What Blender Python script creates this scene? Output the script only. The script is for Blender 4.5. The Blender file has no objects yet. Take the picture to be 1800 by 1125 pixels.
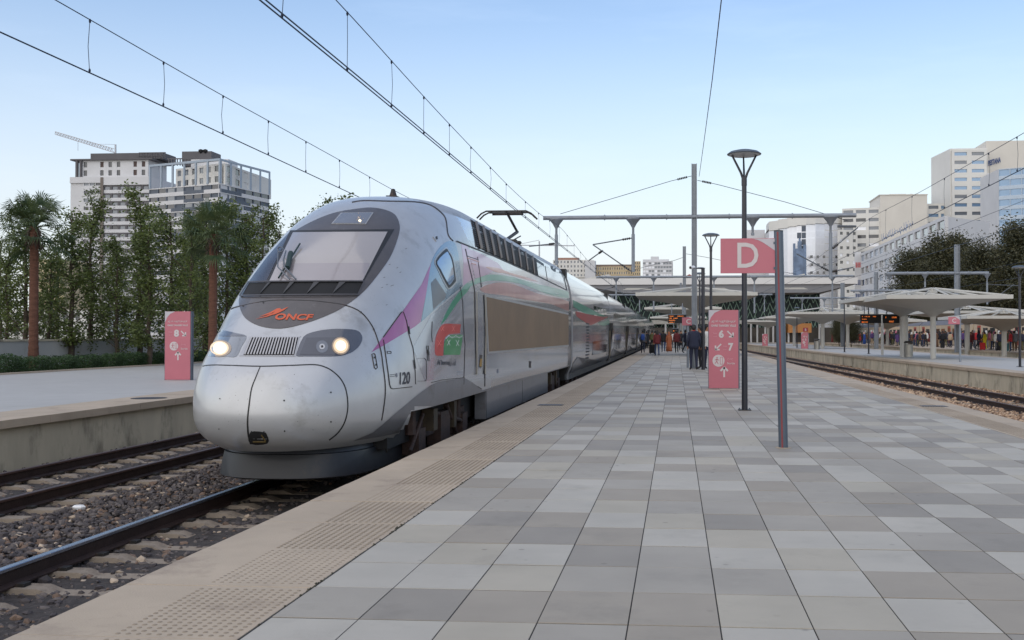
import bpy, bmesh, math, random
import numpy as np
from mathutils import Vector, Matrix
from mathutils.bvhtree import BVHTree
random.seed(7); rng = np.random.default_rng(7)
scn = bpy.context.scene; COL = scn.collection
# ------------------------------------------------------------------ camera
W0, H0, F = 1800., 1125., 1810.
CX, CY, VX, VY = 1045., 562.5, 1188.5, 588.
CAM = Vector((0, 0, 1.4))
PSI = math.atan((VX-CX)/F); TH = math.atan((VY-CY)/math.hypot(F, VX-CX))
FW = Vector((-math.sin(PSI)*math.cos(TH), math.cos(PSI)*math.cos(TH), math.sin(TH)))
RT = Vector((math.cos(PSI), math.sin(PSI), 0)); UP = RT.cross(FW)
cd = bpy.data.cameras.new('camera'); cam = bpy.data.objects.new('camera', cd); COL.objects.link(cam)
cd.sensor_width = 36; cd.lens = 36*F/W0; cd.shift_x = -(CX-W0/2)/W0; cd.clip_start = .05; cd.clip_end = 6000
M = Matrix((RT, UP, -FW)).transposed().to_4x4(); M.translation = CAM; cam.matrix_world = M
scn.camera = cam
# ------------------------------------------------------------------ sky and sun
SUN_EL, SUN_AZ = math.radians(40), math.radians(205)      # azimuth measured clockwise from +Y
w = bpy.data.worlds.new('World'); scn.world = w; w.use_nodes = True
nt = w.node_tree; nt.nodes.clear(); N = nt.nodes.new; L = nt.links.new
out = N('ShaderNodeOutputWorld'); bg = N('ShaderNodeBackground'); sky = N('ShaderNodeTexSky')
sky.sky_type = 'NISHITA'; sky.sun_disc = False; sky.sun_elevation = SUN_EL; sky.sun_rotation = SUN_AZ
sky.altitude = 50; sky.air_density = 1.0; sky.dust_density = 2.2; sky.ozone_density = 1.3
tcw = N('ShaderNodeTexCoord'); mpw = N('ShaderNodeMapping'); mpw.inputs['Scale'].default_value = (1.2, 1.2, 7)
nzw = N('ShaderNodeTexNoise'); nzw.inputs['Scale'].default_value = 2.6; nzw.inputs['Detail'].default_value = 7; nzw.inputs['Roughness'].default_value = .62
crw = N('ShaderNodeValToRGB'); crw.color_ramp.elements[0].position = .5; crw.color_ramp.elements[1].position = .8
crw.color_ramp.elements[0].color = (.0, .0, .0, 1); crw.color_ramp.elements[1].color = (.07, .07, .07, 1)
mxw = N('ShaderNodeMix'); mxw.data_type = 'RGBA'
L(tcw.outputs['Generated'], mpw.inputs['Vector']); L(mpw.outputs[0], nzw.inputs['Vector']); L(nzw.outputs['Fac'], crw.inputs[0])
L(crw.outputs[0], mxw.inputs['Factor']); L(sky.outputs[0], mxw.inputs['A']); mxw.inputs['B'].default_value = (7.2, 7.8, 8.6, 1)
sxw = N('ShaderNodeSeparateXYZ'); L(tcw.outputs['Generated'], sxw.inputs[0])
mrw = N('ShaderNodeMapRange'); mrw.inputs['From Min'].default_value = 0; mrw.inputs['From Max'].default_value = .34; mrw.inputs['To Min'].default_value = .82; mrw.inputs['To Max'].default_value = 0; mrw.interpolation_type = 'SMOOTHSTEP'
L(sxw.outputs['Z'], mrw.inputs['Value']); mxh = N('ShaderNodeMix'); mxh.data_type = 'RGBA'; mxh.inputs['B'].default_value = (4.2, 4.35, 4.5, 1)
L(mrw.outputs[0], mxh.inputs['Factor']); L(mxw.outputs['Result'], mxh.inputs['A']); cap = N('ShaderNodeVectorMath'); cap.operation = 'MINIMUM'; cap.inputs[1].default_value = (4.6, 4.7, 4.9)      # added cap on sky brightness, trims the glow round the sun
L(mxh.outputs['Result'], cap.inputs[0]); L(cap.outputs[0], bg.inputs['Color']); bg.inputs['Strength'].default_value = .10
L(bg.outputs[0], out.inputs['Surface'])
sl = bpy.data.lights.new('sun', 'SUN'); sl.energy = .8; sl.angle = math.radians(150); sl.color = (1, .91, .80)
so = bpy.data.objects.new('sun', sl); COL.objects.link(so)
sd = Vector((math.sin(SUN_AZ)*math.cos(SUN_EL), math.cos(SUN_AZ)*math.cos(SUN_EL), math.sin(SUN_EL)))
so.rotation_euler = sd.to_track_quat('Z', 'Y').to_euler()
scn.view_settings.view_transform = 'Standard'; scn.view_settings.look = 'None'
scn.view_settings.exposure = 1.14; scn.view_settings.gamma = 1; scn.view_settings.use_curve_mapping = False

# ------------------------------------------------------------------ helpers
def ray(px, py):
    return (FW + RT*((px-CX)/F) + UP*((CY-py)/F)).normalized()
def P(px, py, Y=None, X=None, Z=None):
    d = ray(px, py)
    if Y is not None: k = Y/d.y
    elif X is not None: k = X/d.x
    else: k = (Z-CAM.z)/d.z
    return CAM + d*k
def proj(p):
    d = Vector(p)-CAM; z = d.dot(FW); return CX+F*d.dot(RT)/z, CY-F*d.dot(UP)/z
def tag(o, label=None, cat=None, group=None, kind=None):
    if label: o['label'] = label
    if cat: o['category'] = cat
    if group: o['group'] = group
    if kind: o['kind'] = kind
    return o
def thing(name, label=None, cat=None, group=None, kind=None, loc=(0, 0, 0), rz=0):
    o = bpy.data.objects.new(name, None); COL.objects.link(o); o.location = loc; o.rotation_euler.z = rz
    o.empty_display_size = .2
    return tag(o, label, cat, group, kind)
def link(name, me, parent=None, world=False, mats=None):
    o = bpy.data.objects.new(name, me); COL.objects.link(o)
    if parent is not None:
        o.parent = parent
        if world and parent.type == 'EMPTY':
            o.matrix_parent_inverse = Matrix.Translation(-Vector(parent.location))
    if mats is not None:
        while len(me.materials) < len(mats): me.materials.append(mats[len(me.materials)])
    return o
def kids(o): return [c for c in bpy.data.objects if c.parent == o]
def cache_tree(o):
    return (o, [cache_tree(c) for c in kids(o)])
def dup(tree, loc=None, rz=None, label=None, parent=None, scale=None):
    o, ch = tree
    c = o.copy(); COL.objects.link(c)
    if parent is not None: c.parent = parent
    if loc is not None: c.location = loc
    if rz is not None: c.rotation_euler.z = rz
    if scale is not None: c.scale = scale
    if label: c['label'] = label
    for k in ch: dup(k, parent=c)
    return c
class MB:
    def __init__(s): s.v = []; s.f = []; s.m = []
    def add(s, vs, fs, m=0):
        o = len(s.v); s.v += [tuple(v) for v in vs]; s.f += [tuple(i+o for i in f) for f in fs]; s.m += [m]*len(fs); return s
    def box(s, a, b, m=0):
        x0, y0, z0 = a; x1, y1, z1 = b
        return s.add([(x0,y0,z0),(x1,y0,z0),(x1,y1,z0),(x0,y1,z0),(x0,y0,z1),(x1,y0,z1),(x1,y1,z1),(x0,y1,z1)],
            [(0,3,2,1),(4,5,6,7),(0,1,5,4),(1,2,6,5),(2,3,7,6),(3,0,4,7)], m)
    def obox(s, o, ux, uy, uz, m=0):            # oriented box: corner + three edge vectors
        o, ux, uy, uz = map(Vector, (o, ux, uy, uz))
        vs = [o, o+ux, o+ux+uy, o+uy, o+uz, o+ux+uz, o+ux+uy+uz, o+uy+uz]
        fs = [(0,3,2,1),(4,5,6,7),(0,1,5,4),(1,2,6,5),(2,3,7,6),(3,0,4,7)]
        if ux.cross(uy).dot(uz) < 0: fs = [f[::-1] for f in fs]
        return s.add(vs, fs, m)
    def tube(s, a, b, r, n=8, m=0, r2=None):
        a, b = Vector(a), Vector(b); d = (b-a).normalized()
        u = d.orthogonal().normalized(); v = d.cross(u); r2 = r if r2 is None else r2
        vs = []
        for c, rr in ((a, r), (b, r2)):
            for i in range(n):
                t = 2*math.pi*i/n; vs.append(c+u*(rr*math.cos(t))+v*(rr*math.sin(t)))
        fs = [(i, (i+1) % n, n+(i+1) % n, n+i) for i in range(n)]+[tuple(range(n))[::-1], tuple(range(n, 2*n))]
        return s.add(vs, fs, m)
    def path(s, pts, r, n=6, m=0):
        pts = [Vector(p) for p in pts]; vs = []; ref = None
        for i, p in enumerate(pts):
            d = (pts[min(i+1, len(pts)-1)]-pts[max(i-1, 0)]).normalized()
            if ref is None: ref = d.orthogonal().normalized()
            u = (ref-d*ref.dot(d)).normalized(); ref = u; v = d.cross(u)
            rr = r[i] if isinstance(r, (list, tuple)) else r
            for k in range(n):
                t = 2*math.pi*k/n; vs.append(p+u*(rr*math.cos(t))+v*(rr*math.sin(t)))
        fs = []
        for i in range(len(pts)-1):
            for k in range(n): fs.append((i*n+k, i*n+(k+1) % n, (i+1)*n+(k+1) % n, (i+1)*n+k))
        fs += [tuple(range(n))[::-1], tuple(range(len(vs)-n, len(vs)))]
        return s.add(vs, fs, m)
    def lathe(s, prof, c=(0, 0, 0), n=16, m=0, sx=1, sy=1):
        vs = [(c[0]+r*sx*math.cos(2*math.pi*k/n), c[1]+r*sy*math.sin(2*math.pi*k/n), c[2]+z) for r, z in prof for k in range(n)]
        fs = [(i*n+k, i*n+(k+1) % n, (i+1)*n+(k+1) % n, (i+1)*n+k) for i in range(len(prof)-1) for k in range(n)]
        fs += [tuple(range(n))[::-1], tuple(range(len(vs)-n, len(vs)))]
        return s.add(vs, fs, m)
    def prism(s, poly, off, m=0):               # 3D polygon + extrusion vector
        poly = [Vector(p) for p in poly]; n = len(poly); off = Vector(off)
        nn = (poly[1]-poly[0]).cross(poly[2]-poly[1])
        fs = [tuple(range(n))[::-1], tuple(range(n, 2*n))]+[(i, (i+1) % n, n+(i+1) % n, n+i) for i in range(n)]
        if nn.dot(off) < 0: fs = [f[::-1] for f in fs]
        return s.add(poly+[p+off for p in poly], fs, m)
    def mesh(s, name, smooth=False):
        me = bpy.data.meshes.new(name); me.from_pydata(s.v, [], s.f)
        if any(s.m): me.polygons.foreach_set('material_index', s.m)
        if smooth:
            me.polygons.foreach_set('use_smooth', [True]*len(me.polygons))
            if smooth != 2:
                try: me.set_sharp_from_angle(angle=math.radians(38))
                except Exception: pass
        me.update(); return me
    def build(s, name, mats, parent=None, smooth=False, world=True):
        if not isinstance(mats, (list, tuple)): mats = [mats]
        return link(name, s.mesh(name, smooth), parent, world, mats)
def box(name, a, b, mat, parent=None): return MB().box(a, b).build(name, mat, parent)

# ------------------------------------------------------------------ materials
def S(r, g, b):                                   # sRGB 0..255 -> linear
    return tuple((c/255/12.92 if c/255 <= .04045 else ((c/255+.055)/1.055)**2.4) for c in (r, g, b))
MATS = {}
def mat(name, col, rough=.6, metal=0., var=.12, scale=3., bump=0., bscale=60., coat=0., emit=0., ecol=None, stretch=None, var2=0., scale2=.6, spec=None, dirt=None, dscale=1.2, dth=.55, world=False, speck=0., damt=.6):
    if name in MATS: return MATS[name]
    m = bpy.data.materials.new(name); m.use_nodes = True; t = m.node_tree; n = t.nodes.new; l = t.links.new
    b = t.nodes['Principled BSDF']; b.inputs['Roughness'].default_value = rough; b.inputs['Metallic'].default_value = metal
    if spec is not None: b.inputs['Specular IOR Level'].default_value = spec
    tc = n('ShaderNodeTexCoord'); mp = n('ShaderNodeMapping'); l(n('ShaderNodeNewGeometry').outputs['Position'] if world else tc.outputs['Object'], mp.inputs['Vector'])
    if stretch: mp.inputs['Scale'].default_value = stretch
    nz = n('ShaderNodeTexNoise'); nz.inputs['Scale'].default_value = scale; nz.inputs['Detail'].default_value = 6; nz.inputs['Roughness'].default_value = .6
    l(mp.outputs[0], nz.inputs['Vector'])
    mr = n('ShaderNodeMapRange'); mr.inputs['From Min'].default_value = .3; mr.inputs['From Max'].default_value = .7
    mr.inputs['To Min'].default_value = 1-var; mr.inputs['To Max'].default_value = 1+var; l(nz.outputs['Fac'], mr.inputs['Value'])
    fac = mr.outputs[0]
    if var2:
        n2 = n('ShaderNodeTexNoise'); n2.inputs['Scale'].default_value = scale2; n2.inputs['Detail'].default_value = 3; l(mp.outputs[0], n2.inputs['Vector'])
        m2 = n('ShaderNodeMapRange'); m2.inputs['From Min'].default_value = .3; m2.inputs['From Max'].default_value = .7
        m2.inputs['To Min'].default_value = 1-var2; m2.inputs['To Max'].default_value = 1+var2; l(n2.outputs['Fac'], m2.inputs['Value'])
        mu = n('ShaderNodeMath'); mu.operation = 'MULTIPLY'; l(fac, mu.inputs[0]); l(m2.outputs[0], mu.inputs[1]); fac = mu.outputs[0]
    vm = n('ShaderNodeVectorMath'); vm.operation = 'SCALE'; vm.inputs[0].default_value = col[:3]; l(fac, vm.inputs['Scale'])
    res = vm.outputs[0]
    if dirt is not None:
        n3 = n('ShaderNodeTexNoise'); n3.inputs['Scale'].default_value = dscale; n3.inputs['Detail'].default_value = 9; n3.inputs['Roughness'].default_value = .7; l(mp.outputs[0], n3.inputs['Vector'])
        m3 = n('ShaderNodeMapRange'); m3.inputs['From Min'].default_value = dth; m3.inputs['From Max'].default_value = dth+.14; l(n3.outputs['Fac'], m3.inputs['Value'])
        m3.inputs['To Max'].default_value = damt
        mx = n('ShaderNodeMix'); mx.data_type = 'RGBA'; l(m3.outputs[0], mx.inputs['Factor']); l(res, mx.inputs['A']); mx.inputs['B'].default_value = (*dirt, 1); res = mx.outputs['Result']
    if speck:
        n4 = n('ShaderNodeTexVoronoi'); n4.inputs['Scale'].default_value = speck; l(mp.outputs[0], n4.inputs['Vector']); n5 = n('ShaderNodeTexNoise'); n5.inputs['Scale'].default_value = speck*.12; l(mp.outputs[0], n5.inputs['Vector'])
        m4 = n('ShaderNodeMapRange'); m4.inputs['From Min'].default_value = .06; m4.inputs['From Max'].default_value = .13; m4.inputs['To Min'].default_value = .55; m4.inputs['To Max'].default_value = 0; l(n4.outputs['Distance'], m4.inputs['Value'])
        m5 = n('ShaderNodeMapRange'); m5.inputs['From Min'].default_value = .5; m5.inputs['From Max'].default_value = .62; l(n5.outputs['Fac'], m5.inputs['Value'])
        mm_ = n('ShaderNodeMath'); mm_.operation = 'MULTIPLY'; l(m4.outputs[0], mm_.inputs[0]); l(m5.outputs[0], mm_.inputs[1])
        mx4 = n('ShaderNodeMix'); mx4.data_type = 'RGBA'; l(mm_.outputs[0], mx4.inputs['Factor']); l(res, mx4.inputs['A']); mx4.inputs['B'].default_value = (.06, .052, .045, 1); res = mx4.outputs['Result']
    l(res, b.inputs['Base Color'])
    if bump:
        nb = n('ShaderNodeTexNoise'); nb.inputs['Scale'].default_value = bscale; nb.inputs['Detail'].default_value = 4; l(mp.outputs[0], nb.inputs['Vector'])
        bp = n('ShaderNodeBump'); bp.inputs['Strength'].default_value = bump; bp.inputs['Distance'].default_value = .02; l(nb.outputs['Fac'], bp.inputs['Height']); l(bp.outputs[0], b.inputs['Normal'])
    if coat: b.inputs['Coat Weight'].default_value = coat; b.inputs['Coat Roughness'].default_value = .06
    if emit: b.inputs['Emission Color'].default_value = (*(ecol or col), 1); b.inputs['Emission Strength'].default_value = emit
    MATS[name] = m; return m
silver = mat('silver paint', (.46, .465, .475), .34, .35, .05, 2.5, .05, 1.2, coat=.4, var2=.07, dirt=(.27, .26, .25), dscale=1.7, dth=.55, speck=26)
silver2 = mat('silver side paint', (.47, .495, .54), .20, .6, .06, 2., .10, .8, coat=.7, var2=.08, stretch=(1, .5, 1), dirt=(.30, .28, .26), dscale=1.3, dth=.58)
roofm = mat('dirty roof paint', (.38, .38, .385), .42, .35, .16, 3., .1, 6, dirt=(.16, .14, .13), dscale=1.6, dth=.52)
maskm = mat('dark mask paint', S(80, 75, 74), .38, .1, .12, 5, .03, 30, coat=.35, dirt=S(120, 117, 115), dscale=3, dth=.6)
lowgrey = mat('grey lower paint', S(112, 113, 118), .4, .3, .1, 2, coat=.2, dirt=S(70, 64, 60), dscale=2, dth=.55)
blackm = mat('black rubber', (.012, .012, .013), .5, 0, .1)
voidm = mat('dark recess', (.008, .008, .009), .8)
dirtyblack = mat('grimy black metal', (.03, .028, .027), .55, .3, .3, 8, .3, 40, dirt=(.09, .05, .035), dscale=5, dth=.5)
skirtm = mat('black skirt paint', S(28, 30, 36), .5, 0, .12, 4, coat=.1, dirt=S(58, 50, 45), dscale=2.5, dth=.55)
rustm = mat('rusty bogie steel', (.05, .028, .022), .75, .2, .35, 9, .4, 40, dirt=(.035, .03, .03), dscale=7, dth=.5)
brownm = mat('brown filter panel', S(122, 98, 72), .55, .1, .1, 1.5, .2, 120, var2=.12)
glassd = mat('dark glass', (.02, .022, .026), .06, 0, .1, 1, coat=1)
blindm = mat('pale blind behind glass', S(158, 152, 150), .12, 0, .03, 1, coat=1)
blindm2 = mat('lower blind behind glass', S(146, 139, 141), .12, 0, .03, 1, coat=1)
pinkp = mat('mauve stripe', S(158, 84, 130), .3, .2, .08, 3, coat=.5)
bluep = mat('slate blue stripe', S(112, 138, 156), .25, .3, .15, 1.5, coat=.6)
palepink = mat('pale pink stripe', S(196, 160, 186), .3, .35, .08, 3, coat=.5)
greenp = mat('green stripe', S(25, 140, 105), .3, .1, .08, 3, coat=.5)
tealp = mat('faded green stripe', S(112, 182, 160), .28, .4, .12, 3, coat=.6)
redfade = mat('faded red stripe', S(190, 128, 124), .28, .4, .12, 3, coat=.6)
redp = mat('logo red', S(188, 44, 42), .35, 0, .06, 3, coat=.4)
redp2 = mat('stripe red', S(178, 70, 68), .3, .2, .1, 3, coat=.5)
greenl = mat('logo green', S(30, 138, 80), .35, 0, .06, 3, coat=.4)
whitep = mat('white print', (.75, .75, .75), .5)
orangep = mat('orange print', S(190, 84, 48), .45)
darkprint = mat('dark print', S(45, 45, 55), .5)
frame_m = mat('aluminium frame', (.45, .45, .45), .4, .7, .1)
lampon = mat('lit headlamp', (1, .9, .7), .3, emit=6, ecol=(1, .84, .58))
lampon2 = mat('headlamp reflector glow', (.40, .33, .25), .3, emit=.3, ecol=(1, .72, .42))
lampon3 = mat('headlamp reflector halo', (.2, .18, .16), .3, emit=.08, ecol=(1, .66, .38))
lampon4 = mat('headlamp bright core', (1, .9, .7), .3, emit=.5, ecol=(1, .8, .5))
lens = mat('lamp lens', (.5, .5, .5), .08, .8, .05, coat=1)
housing = mat('lamp housing', S(88, 90, 98), .2, .2, .1, coat=.8)
galv = mat('galvanised steel', S(132, 138, 146), .5, .4, .1, 4, .1, 30)
galvd = mat('dark galvanised steel', S(98, 104, 112), .5, .4, .12, 4)
wirem = mat('wire', S(38, 48, 66), .5, .5, .1)
navy = mat('dark navy post paint', S(34, 36, 46), .38, .2, .15, 5, coat=.3)
bluepost = mat('blue grey post paint', S(80, 91, 104), .4, .3, .08, 3, coat=.2)
redstrip = mat('red strip', S(124, 54, 58), .5)
pinks = mat('pink sign', S(180, 102, 115), .42, 0, .04, 2, coat=.15, dirt=S(200, 140, 150), dscale=1.4, dth=.66)
pinkpale = mat('pale sign corner', S(184, 180, 186), .45, 0, .03)
signprint = mat('white sign print', S(196, 188, 188), .5, 0, .03)
signfaint = mat('faint sign print', S(198, 136, 148), .5, 0, .03)
jointm2 = mat('joint mortar', S(110, 98, 86), .9, 0, .3, 8)
conc = mat('platform edge concrete', S(170, 154, 134), .75, 0, .06, 2.5, .15, 90, var2=.10, scale2=.6, dirt=S(132, 116, 102), dscale=1.4, dth=.54, world=True)
concw = mat('weathered concrete wall', S(184, 174, 152), .8, 0, .14, 1.6, .25, 25, var2=.12, scale2=.5, stretch=(1, 1, .45), dirt=S(70, 64, 54), dscale=1.4, dth=.52, world=True)
sleeper_m = mat('concrete sleeper', S(140, 127, 112), .8, 0, .15, 4, .3, 50, dirt=S(75, 62, 50), dscale=4, dth=.5)
railm = mat('rusty rail side', S(52, 38, 34), .6, .3, .25, 6, .2, 40)
railtop = mat('polished rail head', S(150, 158, 172), .25, .9, .08, 3)
railtopr = mat('brown rail head', S(80, 60, 52), .5, .4, .15, 3)
asph = mat('grey platform surface', S(168, 165, 160), .6, 0, .05, 2, .05, 60, var2=.06, scale2=.15)
groundm = mat('earth', S(95, 88, 78), .9, 0, .2, .3)
ballbed = mat('ballast bed', S(58, 52, 49), .95, 0, .45, 14, .9, 22)
ballbed2 = mat('pale ballast bed', S(140, 118, 98), .95, 0, .45, 12, .9, 20)
bst = [mat('stone dark', S(72, 66, 66), .85, 0, .25, 6), mat('stone grey', S(96, 88, 84), .85, 0, .25, 6), mat('stone brown', S(112, 92, 78), .85, 0, .25, 6), mat('stone pale', S(176, 158, 138), .85, 0, .2, 6)]
bst2 = [mat('stone tan', S(158, 130, 106), .85, 0, .25, 6), mat('stone cream', S(186, 160, 134), .85, 0, .2, 6), mat('stone umber', S(112, 90, 74), .85, 0, .25, 6)]
tilem = [mat('tile light', S(172, 166, 155), .62, 0, .04, 3, .08, 160, var2=.08, scale2=.7, dirt=S(150, 144, 134), dscale=1.3, dth=.54, world=True, damt=.5, speck=5, spec=.35),
         mat('tile light warm', S(168, 160, 145), .62, 0, .04, 3, .08, 160, var2=.08, scale2=.7, dirt=S(145, 138, 126), dscale=1.3, dth=.54, world=True, damt=.5, speck=5, spec=.35),
         mat('tile mid', S(156, 149, 138), .62, 0, .04, 3, .08, 160, var2=.08, scale2=.7, dirt=S(138, 132, 122), dscale=1.3, dth=.54, world=True, damt=.5, speck=5, spec=.35),
         mat('tile mid warm', S(151, 142, 129), .62, 0, .04, 3, .08, 160, var2=.08, scale2=.7, dirt=S(130, 124, 114), dscale=1.3, dth=.54, world=True, damt=.5, speck=5, spec=.35),
         mat('tile dark', S(142, 135, 125), .62, 0, .04, 3, .08, 160, var2=.08, scale2=.7, dirt=S(120, 114, 106), dscale=1.3, dth=.54, world=True, damt=.5, speck=5, spec=.35)]
jointm = mat('joint grime', (.03, .028, .025), .9)
canopy_m = mat('canopy membrane', S(184, 182, 176), .6, 0, .04, .6)
canopy_u = mat('canopy soffit', S(170, 167, 160), .6, 0, .05, .6)
whiteb = mat('white render', S(200, 200, 202), .8, 0, .05, .2, var2=.04, scale2=.04)
creamb = mat('cream render', S(212, 210, 205), .8, 0, .05, .15, var2=.05, scale2=.04)
creamb2 = mat('warm cream render', S(208, 203, 194), .8, 0, .05, .15, var2=.05, scale2=.04)
greyb = mat('grey render', S(92, 90, 93), .8, 0, .08, .3)
slateb = mat('slate cladding', S(84, 92, 104), .6, 0, .1, .3)
blueglass = mat('blue window glass', S(120, 150, 180), .12, .3, .2, .2, coat=1)
greyglass = mat('window glass', S(112, 118, 126), .2, .2, .3, .2, coat=1)
darkwin = mat('dark window', S(52, 55, 60), .15, .1, .3, .3, coat=1)
brightglass = mat('painted bright reflection glass', S(232, 234, 240), .3, .25, .15, .15, .2, .25)  # near-white base colour stands in for bright reflections in the glass
beige = mat('beige render', S(190, 172, 140), .8, 0, .06, .2)
barkm = mat('bark', S(72, 62, 52), .9, 0, .3, 6, .6, 20)
palmbark = mat('palm trunk', S(94, 62, 48), .9, 0, .25, 5, .7, 12, stretch=(1, 1, 4))
# ------------------------------------------------------------------ text
def text_geo(s, bold=.0, spacing=1.):
    cu = bpy.data.curves.new('txt', 'FONT'); cu.body = s; cu.offset = bold; cu.space_character = spacing; cu.resolution_u = 3
    o = bpy.data.objects.new('txt', cu); COL.objects.link(o)
    dg = bpy.context.evaluated_depsgraph_get(); me = bpy.data.meshes.new_from_object(o.evaluated_get(dg))
    vs = [v.co.copy() for v in me.vertices]; fs = [tuple(p.vertices) for p in me.polygons]
    bpy.data.objects.remove(o); bpy.data.meshes.remove(me); bpy.data.curves.remove(cu)
    if not vs: return [], []
    x0 = min(v.x for v in vs); x1 = max(v.x for v in vs); y0 = min(v.y for v in vs); y1 = max(v.y for v in vs)
    return [((v.x-x0)/max(x1-x0, 1e-6), (v.y-y0)/max(y1-y0, 1e-6)) for v in vs], fs
def flat_text(name, s, o, ux, uy, mat_, parent, bold=0., off=.004, world=True, spacing=1.):   # text filling the parallelogram o,ux,uy
    vs, fs = text_geo(s, bold, spacing); o, ux, uy = Vector(o), Vector(ux), Vector(uy); n = ux.cross(uy).normalized()
    mb = MB(); mb.add([o+ux*a+uy*b+n*off for a, b in vs], fs)
    return mb.build(name, mat_, parent, world=world)
def spline(pts, k=5, closed=True):
    out = []; n = len(pts)
    for i in range(n if closed else n-1):
        p0, p1, p2, p3 = (pts[(i-1) % n] if closed or i else pts[0]), pts[i], pts[(i+1) % n], (pts[(i+2) % n] if closed or i+2 < n else pts[-1])
        for j in range(k):
            t = j/k
            out.append(tuple(.5*((2*p1[a])+(-p0[a]+p2[a])*t+(2*p0[a]-5*p1[a]+4*p2[a]-p3[a])*t*t+(-p0[a]+3*p1[a]-3*p2[a]+p3[a])*t**3) for a in (0, 1)))
    if not closed: out.append(tuple(pts[-1]))
    return out
# ================================================================== GROUND, PLATFORMS, TRACKS
g = MB(); g.box((-3000, -60, -1.2), (3000, 5000, -.80)); tag(g.build('ground', groundm), kind='structure')
def bed(name, pts, z, m):
    a = MB(); a.prism([(x, y, -.799) for x, y in pts], (0, 0, z+.799)); return tag(a.build(name, m), kind='structure')
bed('ballast', [(-10.5, -5), (-3.1, -5), (-3.1, 230), (-10.5, 230)], -.765, ballbed)
TXR = lambda y: 10.06-.022*(y-27.7)                # centre line of the right-hand track
EC = lambda y: 12.25-.022*(y-36.7)                 # edge of the far right platform
bed('ballast', [(5.5, -5), (EC(-5)+40, -5), (EC(230)+40, 230), (5.5, 230)], -.75, ballbed2)
plat = tag(thing('platform'), kind='structure')
MB().box((-3.04, -5, -.79), (5.5, 185, -.052)).build('platform_wall', concw, plat)
TY0, TD, TW = 4.98, .622, .4422
TX0 = -.233-4*TW
TILE = {}
def tile_mb(mb, x, y, dz, m=0):
    g_, b = .0034, .0012
    x0, x1, y0, y1 = x+g_, x+TW-g_, y+g_*1.9, y+TD-g_*1.9; z1 = dz
    vs = [(x0, y0, -.05), (x1, y0, -.05), (x1, y1, -.05), (x0, y1, -.05), (x0, y0, z1-b), (x1, y0, z1-b), (x1, y1, z1-b), (x0, y1, z1-b),
          (x0+b, y0+b, z1), (x1-b, y0+b, z1), (x1-b, y1-b, z1), (x0+b, y1-b, z1)]
    fs = [(0, 1, 5, 4), (1, 2, 6, 5), (2, 3, 7, 6), (3, 0, 4, 7), (4, 5, 9, 8), (5, 6, 10, 9), (6, 7, 11, 10), (7, 4, 8, 11), (8, 9, 10, 11)]
    mb.add(vs, fs, m)
tm = MB(); tile_mb(tm, 0, 0, 0); tile_me = tm.mesh('tile'); tile_me.materials.append(tilem[0])
rest = MB(); cnt = 0
for r in range(-2, 285):
    y = TY0+r*TD
    prev = -1
    for c in range(15):
        x = TX0+c*TW
        k = random.choices(range(5), (26, 12, 28, 17, 17))[0]
        if k == prev and random.random() < .4: k = random.randrange(5)
        prev = k
        dz = random.uniform(-.0015, .0015)
        if 0 <= r < 20:
            o = link('tile', tile_me, plat); o.location = (x, y, dz); o.material_slots[0].link = 'OBJECT'; o.material_slots[0].material = tilem[k]
        else: tile_mb(rest, x, y, dz, k)
tag(rest.build('tile_field', tilem, plat), kind='stuff')
box('joint_bed', (TX0-.01, -5, -.05), (TX0+15*TW+.01, 185, -.0035), jointm, plat); box('joint_bed', (-3.06, -5, -.051), (TX0-.011, 185, -.004), jointm2, plat)
# edge slabs
def slab_me(x0, x1, ln, name, m, z0=-.12, z1=0):
    b = .005; mb = MB()
    vs = [(x0, .003, z0), (x1, .003, z0), (x1, ln-.003, z0), (x0, ln-.003, z0), (x0, .003, z1-b), (x1, .003, z1-.002), (x1, ln-.003, z1-.002), (x0, ln-.003, z1-b),
          (x0+b, .0045, z1), (x1-b*.2, .0045, z1), (x1-b*.2, ln-.0045, z1), (x0+b, ln-.0045, z1)]
    fs = [(3, 2, 1, 0), (0, 1, 5, 4), (1, 2, 6, 5), (2, 3, 7, 6), (3, 0, 4, 7), (4, 5, 9, 8), (5, 6, 10, 9), (6, 7, 11, 10), (7, 4, 8, 11), (8, 9, 10, 11)]
    mb.add(vs, fs); me = mb.mesh(name); me.materials.append(m); return me
se = slab_me(-3.08, TX0-.012, .97, 'edge_slab', conc)
sr = slab_me(TX0+15*TW+.012, 5.55, .97, 'edge_slab', conc)
for i in range(-6, 70):
    o = link('edge_slab', se, plat); o.location = (0, 5.57+.97*i, random.uniform(-.002, .002))
    o = link('edge_slab', sr, plat); o.location = (0, 5.57+.97*i, random.uniform(-.002, .002))
MB().box((-3.08, 5.57+.97*70, -.12), (TX0-.012, 185, -.001)).box((TX0+15*TW+.012, 5.57+.97*70, -.12), (5.55, 185, -.001)).build('edge_slab', conc, plat)
dm = mat('tactile dot', S(140, 127, 110), .85, 0, .15, 6)
dots = MB()
def dot(x, y, r=.0135, h=.0035, n=6):
    vs = [(x+r*math.cos(2*math.pi*k/n), y+r*math.sin(2*math.pi*k/n), .0005) for k in range(n)]+[(x+r*.6*math.cos(2*math.pi*k/n), y+r*.6*math.sin(2*math.pi*k/n), h) for k in range(n)]
    dots.add(vs, [(k, (k+1) % n, n+(k+1) % n, n+k) for k in range(n)]+[tuple(range(n, 2*n))])
yy = 4.0
while yy < 34:
    fr = ((yy-5.57) % .97)
    if .03 < fr < .94:
        for i in range(12): dot(TX0-.055-i*.05, yy)
    yy += .05
yy = 14
while yy < 30:
    for i in range(9): dot(TX0+15*TW+.07+i*.05, yy)
    yy += .05
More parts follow.
